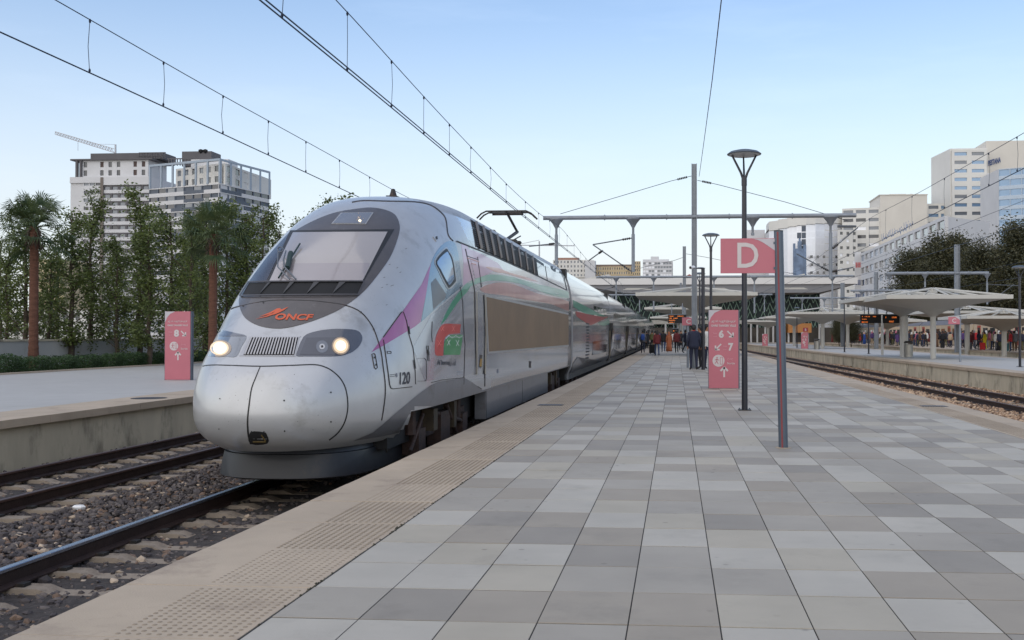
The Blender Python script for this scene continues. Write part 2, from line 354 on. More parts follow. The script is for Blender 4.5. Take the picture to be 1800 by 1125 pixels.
tag(dots.build('tactile_dots', dm, plat), kind='stuff')
# weeds / dirt along joint
wd = MB()
for i in range(170):
    x = TX0-.006+random.gauss(0, .006); y = random.uniform(4.2, 16) if i % 3 else random.gauss(random.choice((7.3, 9.6, 5.6)), .12)
    r = random.uniform(.003, .010); wd.lathe([(r, .0), (r*.9, r*.4), (r*.3, r*.7)], (x, y, 0), 5)
tag(wd.build('joint_dirt', mat('soil crumbs', S(62, 60, 48), .95, 0, .4, 30)), kind='stuff')
def grate(name, x, y, lx, ly, label):
    t = thing(name, label, 'drain cover', loc=(x, y, 0))
    m = MB(); m.box((x-lx/2, y-ly/2, -.01), (x+lx/2, y+ly/2, .003)); m.build('frame', dirtyblack, t)
    m = MB()
    for k in range(14):
        a = x-lx/2+.02+k*(lx-.04)/14; m.box((a, y-ly/2+.02, .003), (a+(lx-.04)/28, y+ly/2-.02, .008))
    m.build('slat', galvd, t)
p = P(968, 712, Z=0); grate('drain_grate', p.x, p.y, .5, .35, 'small dark drain grate in the beige edge strip beside the train')
p = P(1641, 714, Z=0); grate('drain_grate', p.x, p.y, .5, .3, 'small dark drain grate in the right-hand edge strip of the tiled platform')

# left platform
pl = tag(thing('platform'), kind='structure')
ZL = .06
MB().box((-10.55, -5, -.79), (-10.6-11.7, 230, ZL-.14)).build('platform_wall', concw, pl)
ml = slab_me(-11.7, -10.45, 2.9, 'edge_slab', conc, ZL-.13, ZL)
ml.transform(Matrix.Identity(4))
for i in range(-2, 40):
    o = link('edge_slab', ml, pl); o.location = (0, 2+2.9*i, random.uniform(-.003, .003)); 
for i in range(-2, 40):
    for j in range(2):
        m = MB(); y0 = 2+4.1*i; x0 = -11.71-j*5.3
        m.box((x0-5.288, y0+.006, ZL-.139), (x0, y0+4.09, ZL-.004+random.uniform(-.001, .001)))
        if i < 20: m.build('paving_bay', asph, pl)
MB().box((-22.3, 2+4.1*20, ZL-.138), (-11.71, 230, ZL-.006)).build('paving_bay', asph, pl)
MB().box((-22.5, -5, ZL-.139), (-22.31, 230, ZL+.05)).build('kerb', conc, pl)
soil = MB().box((-60, -5, -.79), (-22.51, 230, ZL-.02)).build('planting_soil', mat('soil', S(82, 74, 60), .95, 0, .3, 2, .5, 20)); tag(soil, kind='structure')
p = P(272, 700, Z=ZL); m = MB(); m.lathe([(.36, 0), (.36, .004), (.3, .005)], (-11.05, p.y, ZL), 20); tag(m.build('manhole_cover', dirtyblack), 'round dark manhole cover in the beige edge strip of the left platform', 'manhole cover')
# far right platforms
pc = tag(thing('platform'), kind='structure'); ZC = 0.02
def skew(mb_pts, z0, z1, name, m, parent): 
    a = MB(); a.prism([(x, y, z0) for x, y in mb_pts], (0, 0, z1-z0)); return a.build(name, m, parent)
def strip(e0, e1, y0, y1): return [(EC(y0)+e0, y0), (EC(y0)+e1, y0), (EC(y1)+e1, y1), (EC(y1)+e0, y1)]
for i in range(40):
    y = 8+i*4.2; 
    skew(strip(.06, 8.4, y+.008, y+4.192), -.79, ZC-.13, 'platform_wall', concw, pc)
skew(strip(.07, 8.3, 4, 190), -.79, ZC-.14, 'platform_core', blackm, pc)
for i in range(80): 
    y = 6+i*2.1; skew(strip(0, .9, y+.006, y+2.094), ZC-.129, ZC, 'edge_slab', conc, pc)
skew(strip(.91, 7.5, 4, 175), ZC-.128, ZC-.003, 'paving', asph, pc)
skew(strip(7.51, 8.45, 4, 175), ZC-.129, ZC, 'edge_slab', conc, pc)
pb = tag(thing('platform'), kind='structure')
skew(strip(14.4, 24.0, 20, 190), -.79, ZC-.12, 'platform_wall', concw, pb)
skew(strip(14.34, 24.05, 20, 190), ZC-.119, ZC+.02, 'paving', conc, pb)

# rails and sleepers
def rail_pts(): return [(-.07, -.17), (.07, -.17), (.07, -.155), (.012, -.135), (.012, -.045), (.036, -.03), (.036, -.006), (.03, 0), (-.03, 0), (-.036, -.006), (-.036, -.03), (-.012, -.045), (-.012, -.135), (-.07, -.155)]
def make_rail(parent, x0, x1, y0, y1, top):
    mb = MB(); pp = rail_pts(); n = len(pp)
    vs = [(x0+a, y0, -.55+b) for a, b in pp]+[(x1+a, y1, -.55+b) for a, b in pp]
    for i in range(n):
        j = (i+1) % n; mb.f.append((i, n+i, n+j, j)); mb.m.append(1 if 5 <= i <= 9 else 0)
    mb.v = vs; return mb.build('rail', [railm, top], parent, world=True)
sl_mb = MB()
def sleeper_geo(mb):
    prof = [(-1.27, -.09), (-1.22, -.005), (-.45, -.005), (-.32, -.05), (.32, -.05), (.45, -.005), (1.22, -.005), (1.27, -.09)]
    vs = []
    for x, z in prof:
        for (yy_, zz) in ((-.14, -.16), (-.10, z), (.10, z), (.14, -.16)): vs.append((x, yy_, -.725+zz+.01))
    fs = []
    for i in range(len(prof)-1):
        for k in range(3): fs.append((i*4+k, (i+1)*4+k, (i+1)*4+k+1, i*4+k+1))
    fs += [(0, 1, 2, 3), (31, 30, 29, 28)]; mb.add(vs, fs)
sleeper_geo(sl_mb); sl_me = sl_mb.mesh('sleeper'); sl_me.materials.append(sleeper_m)
cl = MB()
for sx in (-.7525, .7525):
    for s in (-1, 1): cl.box((sx+s*.115-.04, -.05, -.735), (sx+s*.115+.04, .05, -.69))
clip_me = cl.mesh('rail_clip'); clip_me.materials.append(dirtyblack)
def track(xc, y0, y1, top, sy0, sy1, n):
    t = tag(thing('railway_track'), kind='structure')
    for s in (-.7525, .7525): make_rail(t, xc(y0)+s, xc(y1)+s, y0, y1, top)
    y = sy0
    while y < sy1:
        o = link('sleeper', sl_me, t); o.location = (xc(y), y, random.uniform(-.008, .006)); o.rotation_euler.z = random.uniform(-.01, .01)
        if y < n: o2 = link('rail_clip', clip_me, t); o2.location = (xc(y), y, 0)
        y += .6
track(lambda y: -4.85, 0, 220, railtop, 6.5, 20, 20)
track(lambda y: -8.70, 0, 220, railtopr, 9, 60, 30)
track(TXR, 2, 220, railtopr, 18, 90, 45)
track(lambda y: EC(y)+11.6, 20, 200, railtopr, 40, 60, 0)

# ballast stones
def stones(name, n, xy, z, size, mats, wts, parent=None):
    ico = bmesh.new(); bmesh.ops.create_icosphere(ico, subdivisions=1, radius=1)
    bv = np.array([v.co[:] for v in ico.verts]); bf = np.array([[v.index for v in f.verts] for f in ico.faces]); ico.free()
    nv = len(bv); V = np.empty((n*nv, 3)); FI = np.empty((n*len(bf), 3), int); MI = np.empty(n*len(bf), int)
    shapes = [bv*rng.uniform(.62, 1.25, (nv, 1))*np.array([1, rng.uniform(.6, 1), rng.uniform(.5, .8)]) for _ in range(14)]
    X, Y = xy(n); sz = size*rng.lognormal(0, .32, n)
    A = rng.uniform(0, 6.28, n); B = rng.normal(0, .5, n); mi = rng.choice(len(mats), n, p=wts)
    for i in range(n):
        s = shapes[i % 14]; ca, sa, cb, sb = math.cos(A[i]), math.sin(A[i]), math.cos(B[i]), math.sin(B[i])
        R = np.array([[ca, -sa*cb, sa*sb], [sa, ca*cb, -ca*sb], [0, sb, cb]])
        V[i*nv:(i+1)*nv] = (s@R.T)*sz[i]+(X[i], Y[i], z(X[i], Y[i])+sz[i]*.25)
        FI[i*20:(i+1)*20] = bf+i*nv; MI[i*20:(i+1)*20] = mi[i]
    me = bpy.data.meshes.new(name); me.vertices.add(len(V)); me.vertices.foreach_set('co', V.ravel())
    me.loops.add(len(FI)*3); me.loops.foreach_set('vertex_index', FI.ravel()); me.polygons.add(len(FI))
    me.polygons.foreach_set('loop_start', np.arange(len(FI))*3); me.polygons.foreach_set('loop_total', np.full(len(FI), 3))
    me.polygons.foreach_set('material_index', MI); me.update(calc_edges=True); me.validate()
    me.shade_flat()
    for m in mats: me.materials.append(m)
    o = link(name, me); tag(o, kind='stuff'); return o
def xyl(n):
    Y = 6.5+26*rng.random(n)**1.7; X = rng.uniform(-10.45, -3.15, n)
    X = np.where(rng.random(n) < .45, rng.uniform(-8.05, -5.5, n), X); return X, Y
def zl(x, y):
    z = -.765
    if abs(x+4.85) < 1.2 or abs(x+8.7) < 1.2: z -= .012
    elif -7.6 < x < -6.0: z += .02
    return z+rng.uniform(-.015, .012)
stones('ballast_stones', 30000, xyl, zl, .030, bst, [.52, .30, .14, .04])
def xyr(n):
    Y = 14+60*rng.random(n)**1.5; X = rng.random(n)
    X = np.where(rng.random(n) < .6, 5.6+X*(TXR(Y)-.6-5.6), 5.6+X*(EC(Y)-5.6)); return X, Y
stones('ballast_stones', 24000, xyr, lambda x, y: -.74+rng.uniform(-.02, .015)+(.05 if x < 8.0 else 0), .042, bst2, [.45, .37, .18])
m = MB(); m.lathe([(.07, 0), (.085, .03), (.06, .05)], (0, 0, 0), 7, sx=1, sy=.7); o = m.build('loose_stone', whitep); o.location = P(139, 893, Z=-.72); o.location.z = -.735
tag(o, 'flat white stone lying alone on the dark ballast by the left track', 'stone')
# ================================================================== TRAIN
XC = -4.86
def ip(x, t): return float(np.interp(x, [a for a, _ in t], [b for _, b in t]))
YF = [(.02,11.8),(.1,11.62),(.2,11.5),(.35,11.43),(.5,11.42),(.7,11.46),(.9,11.56),(1.04,11.68),(1.26,11.96),(1.65,12.42),(1.9,12.73),(2.4,13.43),(2.9,14.25),(3.13,14.68),(3.3,15.05),(3.45,15.45),(3.6,16.05),(3.7,16.75),(3.75,17.6)]
WT = [(.02,1.2),(.1,1.32),(.3,1.42),(.6,1.448),(1.6,1.45),(2.2,1.443),(2.6,1.415),(3.0,1.34),(3.3,1.24),(3.5,1.12),(3.62,.98),(3.7,.8),(3.735,.6),(3.75,.3)]
LT = [(.02,4.0),(1.0,4.4),(1.3,4.4),(1.9,4.3),(2.9,3.8),(3.3,3.5),(3.6,2.8),(3.75,1.6)]
PT = [(.02,3.0),(1.0,3.2),(1.3,3.1),(1.9,3.0),(2.9,2.7),(3.75,2.2)]
QT = [(.02,2.3),(1.0,2.4),(1.3,2.55),(1.9,2.65),(2.9,2.55),(3.75,2.3)]
zs = np.concatenate([np.linspace(.02, 3.3, 56), np.linspace(3.33, 3.6, 10), np.linspace(3.62, 3.75, 9)])
def smooth_tab(t):      # cubic-ish smoothing of the tables
    x = np.array([a for a, _ in t]); y = np.array([b for _, b in t]); zz = np.linspace(x[0], x[-1], 400); yy_ = np.interp(zz, x, y)
    k = np.hanning(25); k /= k.sum(); pad = np.concatenate([2*yy_[0]-yy_[12:0:-1], yy_, 2*yy_[-1]-yy_[-2:-14:-1]])
    return lambda q: float(np.interp(q, zz, np.convolve(pad, k, 'valid')))
fYF, fL, fP, fQ = map(smooth_tab, (YF, LT, PT, QT))
fW = lambda z: ip(z, WT)
_wz = smooth_tab(WT); fW = lambda z: _wz(z) if z < 3.3 else ip(z, WT)
YEND = 33.3
def waterline(z, n=44):
    t = np.linspace(0, 1, 400)**2; p, q = fP(z), fQ(z)
    x = fW(z)*(1-(1-t)**p)**(1/q); y = fYF(z)+fL(z)*t
    s = np.concatenate([[0], np.cumsum(np.hypot(np.diff(x), np.diff(y)))]); u = np.linspace(0, s[-1], n)
    xs, ys = np.interp(u, s, x), np.interp(u, s, y)
    tail = np.linspace(max(ys[-1]+.4, 18.9), YEND, 16)
    return np.concatenate([xs, np.full(16, fW(z))]), np.concatenate([ys, tail])
rows = []
for z in zs:
    x, y = waterline(z)
    r = [(XC-a, b, z) for a, b in zip(x[::-1], y[::-1])]+[(XC+a, b, z) for a, b in zip(x[1:], y[1:])]
    rows.append(r)
NC = len(rows[0]); hv = [p for r in rows for p in r]; hf = []; hm = []
for i in range(len(rows)-1):
    for j in range(NC-1):
        q = (i*NC+j, i*NC+j+1, (i+1)*NC+j+1, (i+1)*NC+j)
        c = np.mean([hv[k] for k in q], axis=0)
        if c[1] > 13.45 and c[2] < .36: continue
        hf.append(q); hm.append(1 if (c[2] > 3.42 and c[1] > 16.5) else (2 if c[1] > 17.3 else 0))
top = (len(rows)-1)*NC
for j in range(NC//2): hf.append((top+j, top+j+1, top+NC-2-j, top+NC-1-j)); hm.append(1)
hf.append(tuple(i*NC for i in range(6, len(rows)))+tuple(i*NC+NC-1 for i in range(len(rows)-1, 5, -1))); hm.append(0)
train = thing('high_speed_train', 'long silver high speed train with pink, green and red stripes standing at the tiled platform', 'train', loc=(XC, 11.42, -.55))
hull = MB(); hull.v = hv; hull.f = hf; hull.m = hm
body = hull.build('power_car', [silver, roofm, silver2], train, smooth=2)
body['label'] = 'leading power car with rounded silver nose and dark windscreen mask'
bvh = BVHTree.FromPolygons(hv, [f for f in hf if len(f) == 4])
def hit(px, py):
    d = ray(px, py); l, n, i, dist = bvh.ray_cast(CAM, d)
    if l is None: return None
    if n.dot(d) > 0: n = -n
    if n.dot(-d) < .03: return None
    return l, n
def on(parent): return parent
def conform(name, poly, m, off=.004, step=9., parent=None, tmap=None, skirt=.012, smooth=True):
    """shape whose outline is given on the car's near side, laid on the curved shell and given a thickness"""
    bm = bmesh.new(); vs = [bm.verts.new((x, y, 0)) for x, y in poly]; bm.faces.new(vs)
    xs = [p[0] for p in poly]; ys = [p[1] for p in poly]
    bmesh.ops.triangulate(bm, faces=bm.faces[:]) if len(poly) > 4 else None
    for a in np.arange(math.floor(min(xs)/step)*step+step, max(xs), step):
        bmesh.ops.bisect_plane(bm, geom=bm.verts[:]+bm.edges[:]+bm.faces[:], plane_co=(a, 0, 0), plane_no=(1, 0, 0))
    for a in np.arange(math.floor(min(ys)/step)*step+step, max(ys), step):
        bmesh.ops.bisect_plane(bm, geom=bm.verts[:]+bm.edges[:]+bm.faces[:], plane_co=(0, a, 0), plane_no=(0, 1, 0))
    return drape(name, bm, m, off, parent, skirt, smooth)
def drape(name, bm, m, off, parent, skirt=.012, smooth=True):
    dead = []; nn = {}
    for v in bm.verts:
        h = hit(v.co.x, v.co.y)
        if h is None: dead.append(v); continue
        v.co = h[0]+h[1]*off; nn[v] = h[1].copy()
    for v in dead: nn.pop(v, None)
    bmesh.ops.delete(bm, geom=dead, context='VERTS')
    if skirt:
        be = [e for e in bm.edges if len(e.link_faces) == 1]
        r = bmesh.ops.extrude_edge_only(bm, edges=be)
        for e in be:
            pass
        ev = [g_ for g_ in r['geom'] if isinstance(g_, bmesh.types.BMVert)]
        src = {}
        for v in ev:
            best = min((e.other_vert(v) for e in v.link_edges if e.other_vert(v) in nn), key=lambda q: (q.co-v.co).length, default=None)
            src[v] = best
        for v, b in src.items():
            if b is not None: v.co = b.co-nn[b]*skirt
    bmesh.ops.recalc_face_normals(bm, faces=bm.faces[:])
    cf = [f for f in bm.faces if (f.calc_center_median()-CAM).dot(f.normal) > 0]
    if len(cf) > len(bm.faces)/2: bmesh.ops.reverse_faces(bm, faces=bm.faces[:])
    for f in bm.faces: f.smooth = smooth
    me = bpy.data.meshes.new(name); bm.to_mesh(me); bm.free()
    if smooth:
        try: me.set_sharp_from_angle(angle=math.radians(35))
        except Exception: pass
    me.materials.append(m)
    return link(name, me, parent or train, (parent or train).type == 'EMPTY')
def ribbon(name, pts, wpx, m, off=.003, parent=None, closed=False):
    """a joint, seam or trim that follows the shell"""
    q = []
    pts = list(pts)+([pts[0]] if closed else [])
    for a, b in zip(pts[:-1], pts[1:]):
        d = math.dist(a, b); k = max(1, int(d/7))
        for i in range(k): q.append((a[0]+(b[0]-a[0])*i/k, a[1]+(b[1]-a[1])*i/k))
    q.append(pts[-1])
    bm = bmesh.new(); L_, R_ = [], []
    for i, p in enumerate(q):
        a = q[max(i-1, 0)]; b = q[min(i+1, len(q)-1)]; dx, dy = b[0]-a[0], b[1]-a[1]; l = math.hypot(dx, dy) or 1
        ww = wpx[0]+(wpx[1]-wpx[0])*i/(len(q)-1) if isinstance(wpx, tuple) else wpx
        L_.append(bm.verts.new((p[0]-dy/l*ww/2, p[1]+dx/l*ww/2, 0))); R_.append(bm.verts.new((p[0]+dy/l*ww/2, p[1]-dx/l*ww/2, 0)))
    for i in range(len(q)-1): bm.faces.new((L_[i], L_[i+1], R_[i+1], R_[i]))
    return drape(name, bm, m, off, parent, skirt=.006, smooth=False)
def hull_text(name, s, quad, m, off=.006, bold=.01, shear=0., parent=None):
    vs, fs = text_geo(s, bold); bm = bmesh.new(); bl, br, tr, tl = [Vector(p) for p in quad]; V = []
    for a, b in vs:
        p = (bl*(1-a)+br*a)*(1-b)+(tl*(1-a)+tr*a)*b; V.append(bm.verts.new((p.x, p.y, 0)))
    for f in fs:
        try: bm.faces.new([V[i] for i in f])
        except ValueError: pass
    return drape(name, bm, m, off, parent, skirt=.0, smooth=False)
z1 = lambda x, y: (320+x/3.75, 320+y/3.75); z2 = lambda x, y: (320+x/3.6, 600+y/3.6)
z3 = lambda x, y: (640+x/2.8125, 320+y/2.8125); z6 = lambda x, y: (640+x/5.114, 480+y/5.114)
def mp(f, *pts): return [f(*p) for p in pts]
# --- windscreen mask
mask_pts = mp(z1, (380,760),(383,830),(420,900),(500,945),(600,965),(700,960),(850,920),(1000,860),(1100,800),(1200,720),(1300,600),(1380,480),(1430,340),(1430,270),(1401,215),(1340,185),(1250,170),(1150,178),(1000,205),(850,265),(715,345),(640,430),(530,560),(420,690))
o = conform('windscreen_mask', spline(mask_pts, 4), maskm, .006, 8); o['label'] = 'dark grey oval painted panel round the windscreen'
conform('side_glass', mp(z1, (440,662),(555,662),(712,332),(655,392),(560,500)), mat('dark cheek', S(46, 46, 56), .25, 0, .1, 3, coat=.15), .010, 8)
conform('windscreen_frame', mp(z1, (560,664),(715,322),(1398,315),(1192,664)), blackm, .012, 8)
ws = conform('windscreen', mp(z1, (578,660),(735,338),(1352,333),(1185,660)), blindm, .018, 8)
conform('blind_hem', mp(z1, (580,660),(632,545),(1235,540),(1185,660)), blindm2, .0205, 8, parent=ws, skirt=.002)
o = conform('top_lamp_window', mp(z1, (985,279),(1048,207),(1262,204),(1212,281)), frame_m, .012, 8)
conform('lamp_glass', mp(z1, (996,276),(1054,211),(1250,208),(1205,277)), mat('top lamp glass', S(118, 118, 122), .15, .1, .1, 2, coat=1), .016, 8, parent=o)
tl = []
for k in range(26):
    a = random.uniform(0, 6.28); r = abs(random.gauss(0, 22)); x, y = 1165+r*math.cos(a), 243+r*.9*math.sin(a)
    tl.append((x, y))
for x, y in tl[:16]: conform('lamp_facet', [z1(x-3, y), z1(x, y-3), z1(x+3, y), z1(x, y+3)], random.choice([lampon2, lampon3, lampon3]), .018, 20, parent=o, skirt=0)
conform('lamp_bulb', [z1(1172+10*math.cos(t), 262+8*math.sin(t)) for t in np.linspace(0, 6.28, 11)[:-1]], lampon4, .019, 20, parent=o, skirt=0)
# louvre recess under the windscreen
lv = conform('louvre_recess', mp(z1, (398,752),(445,668),(1190,664),(1150,748)), voidm, .010, 9)
for a, b in (((440,666),(1195,662)), ((388,757),(1155,750)), ((388,757),(447,664)), ((1155,752),(1195,662))):
    ribbon('louvre_bar', mp(z1, a, b), 2.0, mat('louvre bar', S(78, 76, 78), .4, .4, .1), .03, lv)
lg = mat('louvre blade', S(70, 69, 70), .5, .3, .1)
for (a, b, c) in (((572,668),(512,750),(590,668)), ((714,668),(665,748),(742,668)), ((870,668),(822,746),(905,668)), ((1036,668),(988,746),(1075,668))):
    conform('louvre_blade', mp(z1, a, b, c), lg, .026, 20, parent=lv)
# wiper
wp = MB()
def hp(px, py, off):
    l, n = hit(px, py); return l+n*off
wp.path([hp(*z1(645,652), .05), hp(*z1(785,432), .06)], .013, 6); wp.path([hp(*z1(705,600), .08), hp(*z1(728,500), .08)], .035, 6)
wp.build('wiper_blade', mat('wiper rubber', S(30, 52, 50), .5, .1, .1), train)
wp = MB()
wp.path([hp(*z1(755,658), .04), hp(*z1(690,600), .10), hp(*z1(688,560), .12), hp(*z1(705,505), .12)], .011, 6)
wp.path([hp(*z1(715,658), .04), hp(*z1(650,600), .10), hp(*z1(655,530), .12), hp(*z1(660,500), .12)]+[hp(*z1(672+17*math.cos(t), 495-17*math.sin(t)), .12) for t in np.linspace(3.3, -2.2, 12)], .009, 6)
wp.build('wiper_arm', galvd, train, smooth=True)
# ONCF mark
for a, b, c in (((480,908),(500,893),(612,870)), ((520,905),(530,890),(660,838)), ((515,880),(560,868),(632,838))): pass
conform('logo_swoosh', mp(z1, (483,909),(560,893),(620,872),(660,845),(640,838),(600,868),(545,890)), orangep, .012, 12, skirt=0)
conform('logo_swoosh', mp(z1, (508,893),(580,875),(632,848),(655,835),(628,838),(585,862),(540,880)), orangep, .012, 12, skirt=0)
conform('logo_swoosh', mp(z1, (600,882),(640,866),(672,850),(704,826),(668,840),(640,856)), orangep, .012, 12, skirt=0)
hull_text('lettering', 'ONCF', mp(z1, (606,912),(850,916),(870,876),(626,870)), orangep, .013, .035)
# --- nose seams, hatch
hatch = [z2(*p) for p in ((75,215),(95,180),(130,158),(190,150),(300,152),(500,158),(700,152),(840,148),(910,165),(960,195),(1005,240),(1035,300),(1048,380),(1045,450),(1025,520),(985,580),(930,625))]
hatch_s = spline(hatch, 4, False)
ribbon('hatch_joint', hatch_s, (1.5, 2.2), blackm, .003)
ribbon('hatch_joint', spline([z2(*p) for p in ((495,160),(470,220),(440,300),(425,400),(415,500),(420,590),(436,650))], 5, False), (1.4, 3.4), blackm, .0032)
o = conform('coupler_opening', spline([z2(*p) for p in ((432,648),(432,575),(515,574),(538,592),(542,645))], 3), voidm, .004, 8)
for q in (((503,590),(530,628)), ((450,632),(532,632))): ribbon('coupler_hook', mp(z2, *q), 2.0, mat('yellowed hook', S(104, 88, 52), .6, .2, .2), .014, o)
for x, y, r in ((240,363,4),(235,554,4),(646,375,6),(941,323,5.5),(941,509,5.5),(649,567,5.5),(441,570,4),(519,570,4)):
    c = z2(x, y); conform('nose_bolt', [(c[0]+r/3.6*math.cos(t), c[1]+r/3.6*math.sin(t)) for t in np.linspace(0, 6.28, 9)[:-1]], blackm, .005, 30, skirt=0)
ribbon('shell_joint', spline([z1(*p) for p in ((300,855),(340,830),(400,815),(500,795),(600,782),(720,780),(860,785),(1000,800),(1100,820),(1180,860),(1240,930),(1275,1000),(1310,1115))]+[z2(*p) for p in ((1270,150),(1283,250),(1285,330),(1275,420),(1262,500))], 3, False), 1.2, dirtyblack, .0075)
for x, y in ((310,848),(405,820),(538,798),(1178,860),(1262,972)):
    c = z1(x, y); conform('shell_bolt', [(c[0]+1.5*math.cos(t), c[1]+1.5*math.sin(t)) for t in np.linspace(0, 6.28, 9)[:-1]], dirtyblack, .009, 30, skirt=0)
# scattered chips on the nose
for k in range(34):
    x = random.uniform(370, 600); y = random.uniform(655, 765); r = random.uniform(.4, 1.0)
    if k < 24: conform('paint_chip', [(x-r, y), (x, y-r*.6), (x+r, y), (x, y+r*.6)], dirtyblack, .002, 30, skirt=0)
# --- headlamps
hR = conform('headlamp', spline(mp(z1, (757,1122),(800,1022),(870,988),(980,970),(1090,970),(1160,982),(1188,1025),(1172,1075),(1135,1112),(1090,1135),(1020,1149),(900,1150),(800,1150),(757,1148)), 3), housing, .004, 7)
hR['label'] = 'right headlamp in a dark teardrop housing'
conform('lamp_cover', mp(z1, (775,1140),(820,1028),(1060,1024),(1105,1060),(1110,1105),(1060,1142)), mat('lamp cover', S(72, 74, 82), .08, .2, .1, coat=1), .007, 8, parent=hR, skirt=.003)
def disc(name, c, r, m, off, par, asp=1.): return conform(name, [(c[0]+r*asp*math.cos(t), c[1]+r*math.sin(t)) for t in np.linspace(0, 6.2832, 21)[:-1]], m, off, 50, parent=par, skirt=.003)
c = z2(885, 37); disc('lamp_ring', c, 11, mat('dull lamp ring', S(118, 122, 130), .25, .5, .1, coat=.5), .010, hR, .95); disc('lamp_lens', c, 5, lens, .013, hR); disc('lamp_bulb', c, 2, dirtyblack, .016, hR)
c = z1(1044, 1082); disc('lamp_reflector', c, 15.5, lampon3, .010, hR); disc('lamp_reflector', c, 13, lampon2, .0115, hR); disc('lamp_reflector', c, 9, lampon4, .013, hR); disc('lamp_bulb', c, 6.5, lampon, .015, hR)
zb = lambda x, y: (330+x/3.515, 540+y/3.515)
hL = conform('headlamp', spline(mp(zb, (110,303),(104,270),(125,215),(155,168),(185,141),(230,145),(300,160),(364,180),(332,245),(300,305),(230,306)), 3), mat('left lamp cover', S(120, 124, 130), .1, .3, .15, coat=1), .004, 6)
hL['label'] = 'left headlamp'
conform('lamp_brow', mp(zb, (185,143),(240,148),(362,180),(160,182),(165,165)), housing, .007, 7, parent=hL)
c = zb(195, 255); disc('lamp_reflector', c, 15, lampon3, .008, hL, 1.45); disc('lamp_reflector', (c[0]+1, c[1]), 12.5, lampon2, .0095, hL, 1.3); disc('lamp_reflector', (c[0]+2, c[1]), 10, lampon4, .011, hL, 1.15); disc('lamp_bulb', (c[0]+3, c[1]), 6.5, lampon, .0125, hL, 1.05)
# nose grille
gr = conform('nose_grille', mp(zb, (320,302),(378,182),(700,182),(690,188),(664,306)), mat('grille rim', S(176, 176, 178), .4, .6, .1), .006, 8)
conform('grille_opening', [(428.5,624.5),(441,594),(524.5,594),(517,624.5)], voidm, .010, 8, parent=gr)
for k in range(17):
    u = (k+.5)/17; a = (441+u*83, 594); b = (428.5+u*89, 624.5)
    ribbon('grille_slat', [a, b], 2.2, mat('grille slat', S(182, 180, 180), .4, .5, .08), .020, gr)
# --- side livery
conform('mauve_stripe', mp(z6, (65,712),(170,575),(340,352),(365,348))+[(741,500),(757,464),(749,515),(739,566)]+mp(z6, (455,482),(180,648)), pinkp, .003, 9, skirt=.002)
conform('slate_panel', spline([(757,464),(764,447),(775,432),(788,424),(800,428),(806,450),(810,480),(813,503)], 3, False)+[(790,522),(762,546),(740,566),(749,515)], bluep, .0035, 8, skirt=.002)
conform('painted_reflection_patch', mp(z6, (600,90),(640,45),(735,190),(725,230),(620,330)), mat('painted dark reflection', S(64, 66, 78), .3, .1, .1, coat=.2), .005, 8, skirt=.001)  # dark reflection on the slate paint, put in as colour
cw = conform('cab_window', spline(mp(z3, (347,385),(398,325),(415,335),(440,380),(455,480),(452,500),(425,528),(405,520),(365,440)), 3), frame_m, .008, 8); cw['label'] = 'cab side window'
conform('window_seal', spline(mp(z3, (352,390),(400,333),(415,345),(436,385),(450,478),(447,495),(422,521),(410,515),(370,438)), 3), blackm, .012, 8, parent=cw)
conform('window_pane', spline(mp(z3, (358,395),(403,348),(415,358),(430,395),(441,470),(438,483),(420,507),(411,502),(375,434)), 3), mat('cab pane', S(96, 130, 165), .05, .5, .1, coat=1), .015, 8, parent=cw)
conform('pale_pink_panel', mp(z3, (480,305),(512,318),(530,410),(545,490),(490,510),(492,400)), palepink, .003, 8, skirt=.002)
conform('pale_pink_panel', mp(z3, (512,330),(560,345),(660,400),(700,450),(640,440),(580,470),(548,475),(530,400)), palepink, .003, 8, skirt=.002)
conform('green_sweep', spline(mp(z6, (692,458),(735,360),(795,250),(870,155),(925,142),(955,110),(930,165),(880,215),(800,320),(740,410)), 3), greenp, .004, 8, skirt=.002)
tw = spline(mp(z3, (470,560),(500,505),(560,475),(620,458),(700,462),(790,485),(880,510),(1005,540),(1010,575),(900,552),(800,512),(700,490),(600,490),(520,520)), 3)
conform('faded_green_band', tw, tealp, .003, 8, skirt=.002)
conform('faded_red_band', spline(mp(z3, (575,525),(640,500),(720,500),(790,525),(870,555),(1010,590),(1022,640),(930,605),(850,590),(760,575),(690,560),(600,548)), 3), redfade, .0035, 8, skirt=.002)
conform('faded_red_band', spline(mp(z3, (600,420),(660,425),(720,448),(800,470),(860,492),(800,482),(700,452),(650,445)), 3), redfade, .0045, 8, skirt=.002)
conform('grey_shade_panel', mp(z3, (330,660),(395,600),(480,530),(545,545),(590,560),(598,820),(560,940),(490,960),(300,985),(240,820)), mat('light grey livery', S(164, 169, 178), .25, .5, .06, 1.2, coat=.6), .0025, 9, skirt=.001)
lg_o = conform('red_badge', spline(mp(z6, (640,735),(634,690),(640,600),(660,530),(680,490)), 3, False)+spline(mp(z6, (700,466),(730,456),(800,457),(866,460)), 3, False)+mp(z6, (859,540),(800,545),(760,550))+mp(z6, (728,575),(716,600),(710,680),(708,743),(655,743)), redp, .006, 8, skirt=.002)
conform('green_badge', mp(z6, (715,735),(716,650),(726,605),(745,575),(780,556),(885,555),(872,650),(860,735)), greenl, .0065, 8, skirt=.002)
for pts in (((745,600),(770,650)), ((770,600),(745,650)), ((820,600),(850,655)), ((850,600),(825,655)), ((760,575),(880,575)), ((735,590),(760,560),(790,585),(820,560),(850,585),(880,562))):
    ribbon('badge_line', mp(z6, *pts), .55, whitep, .0085)
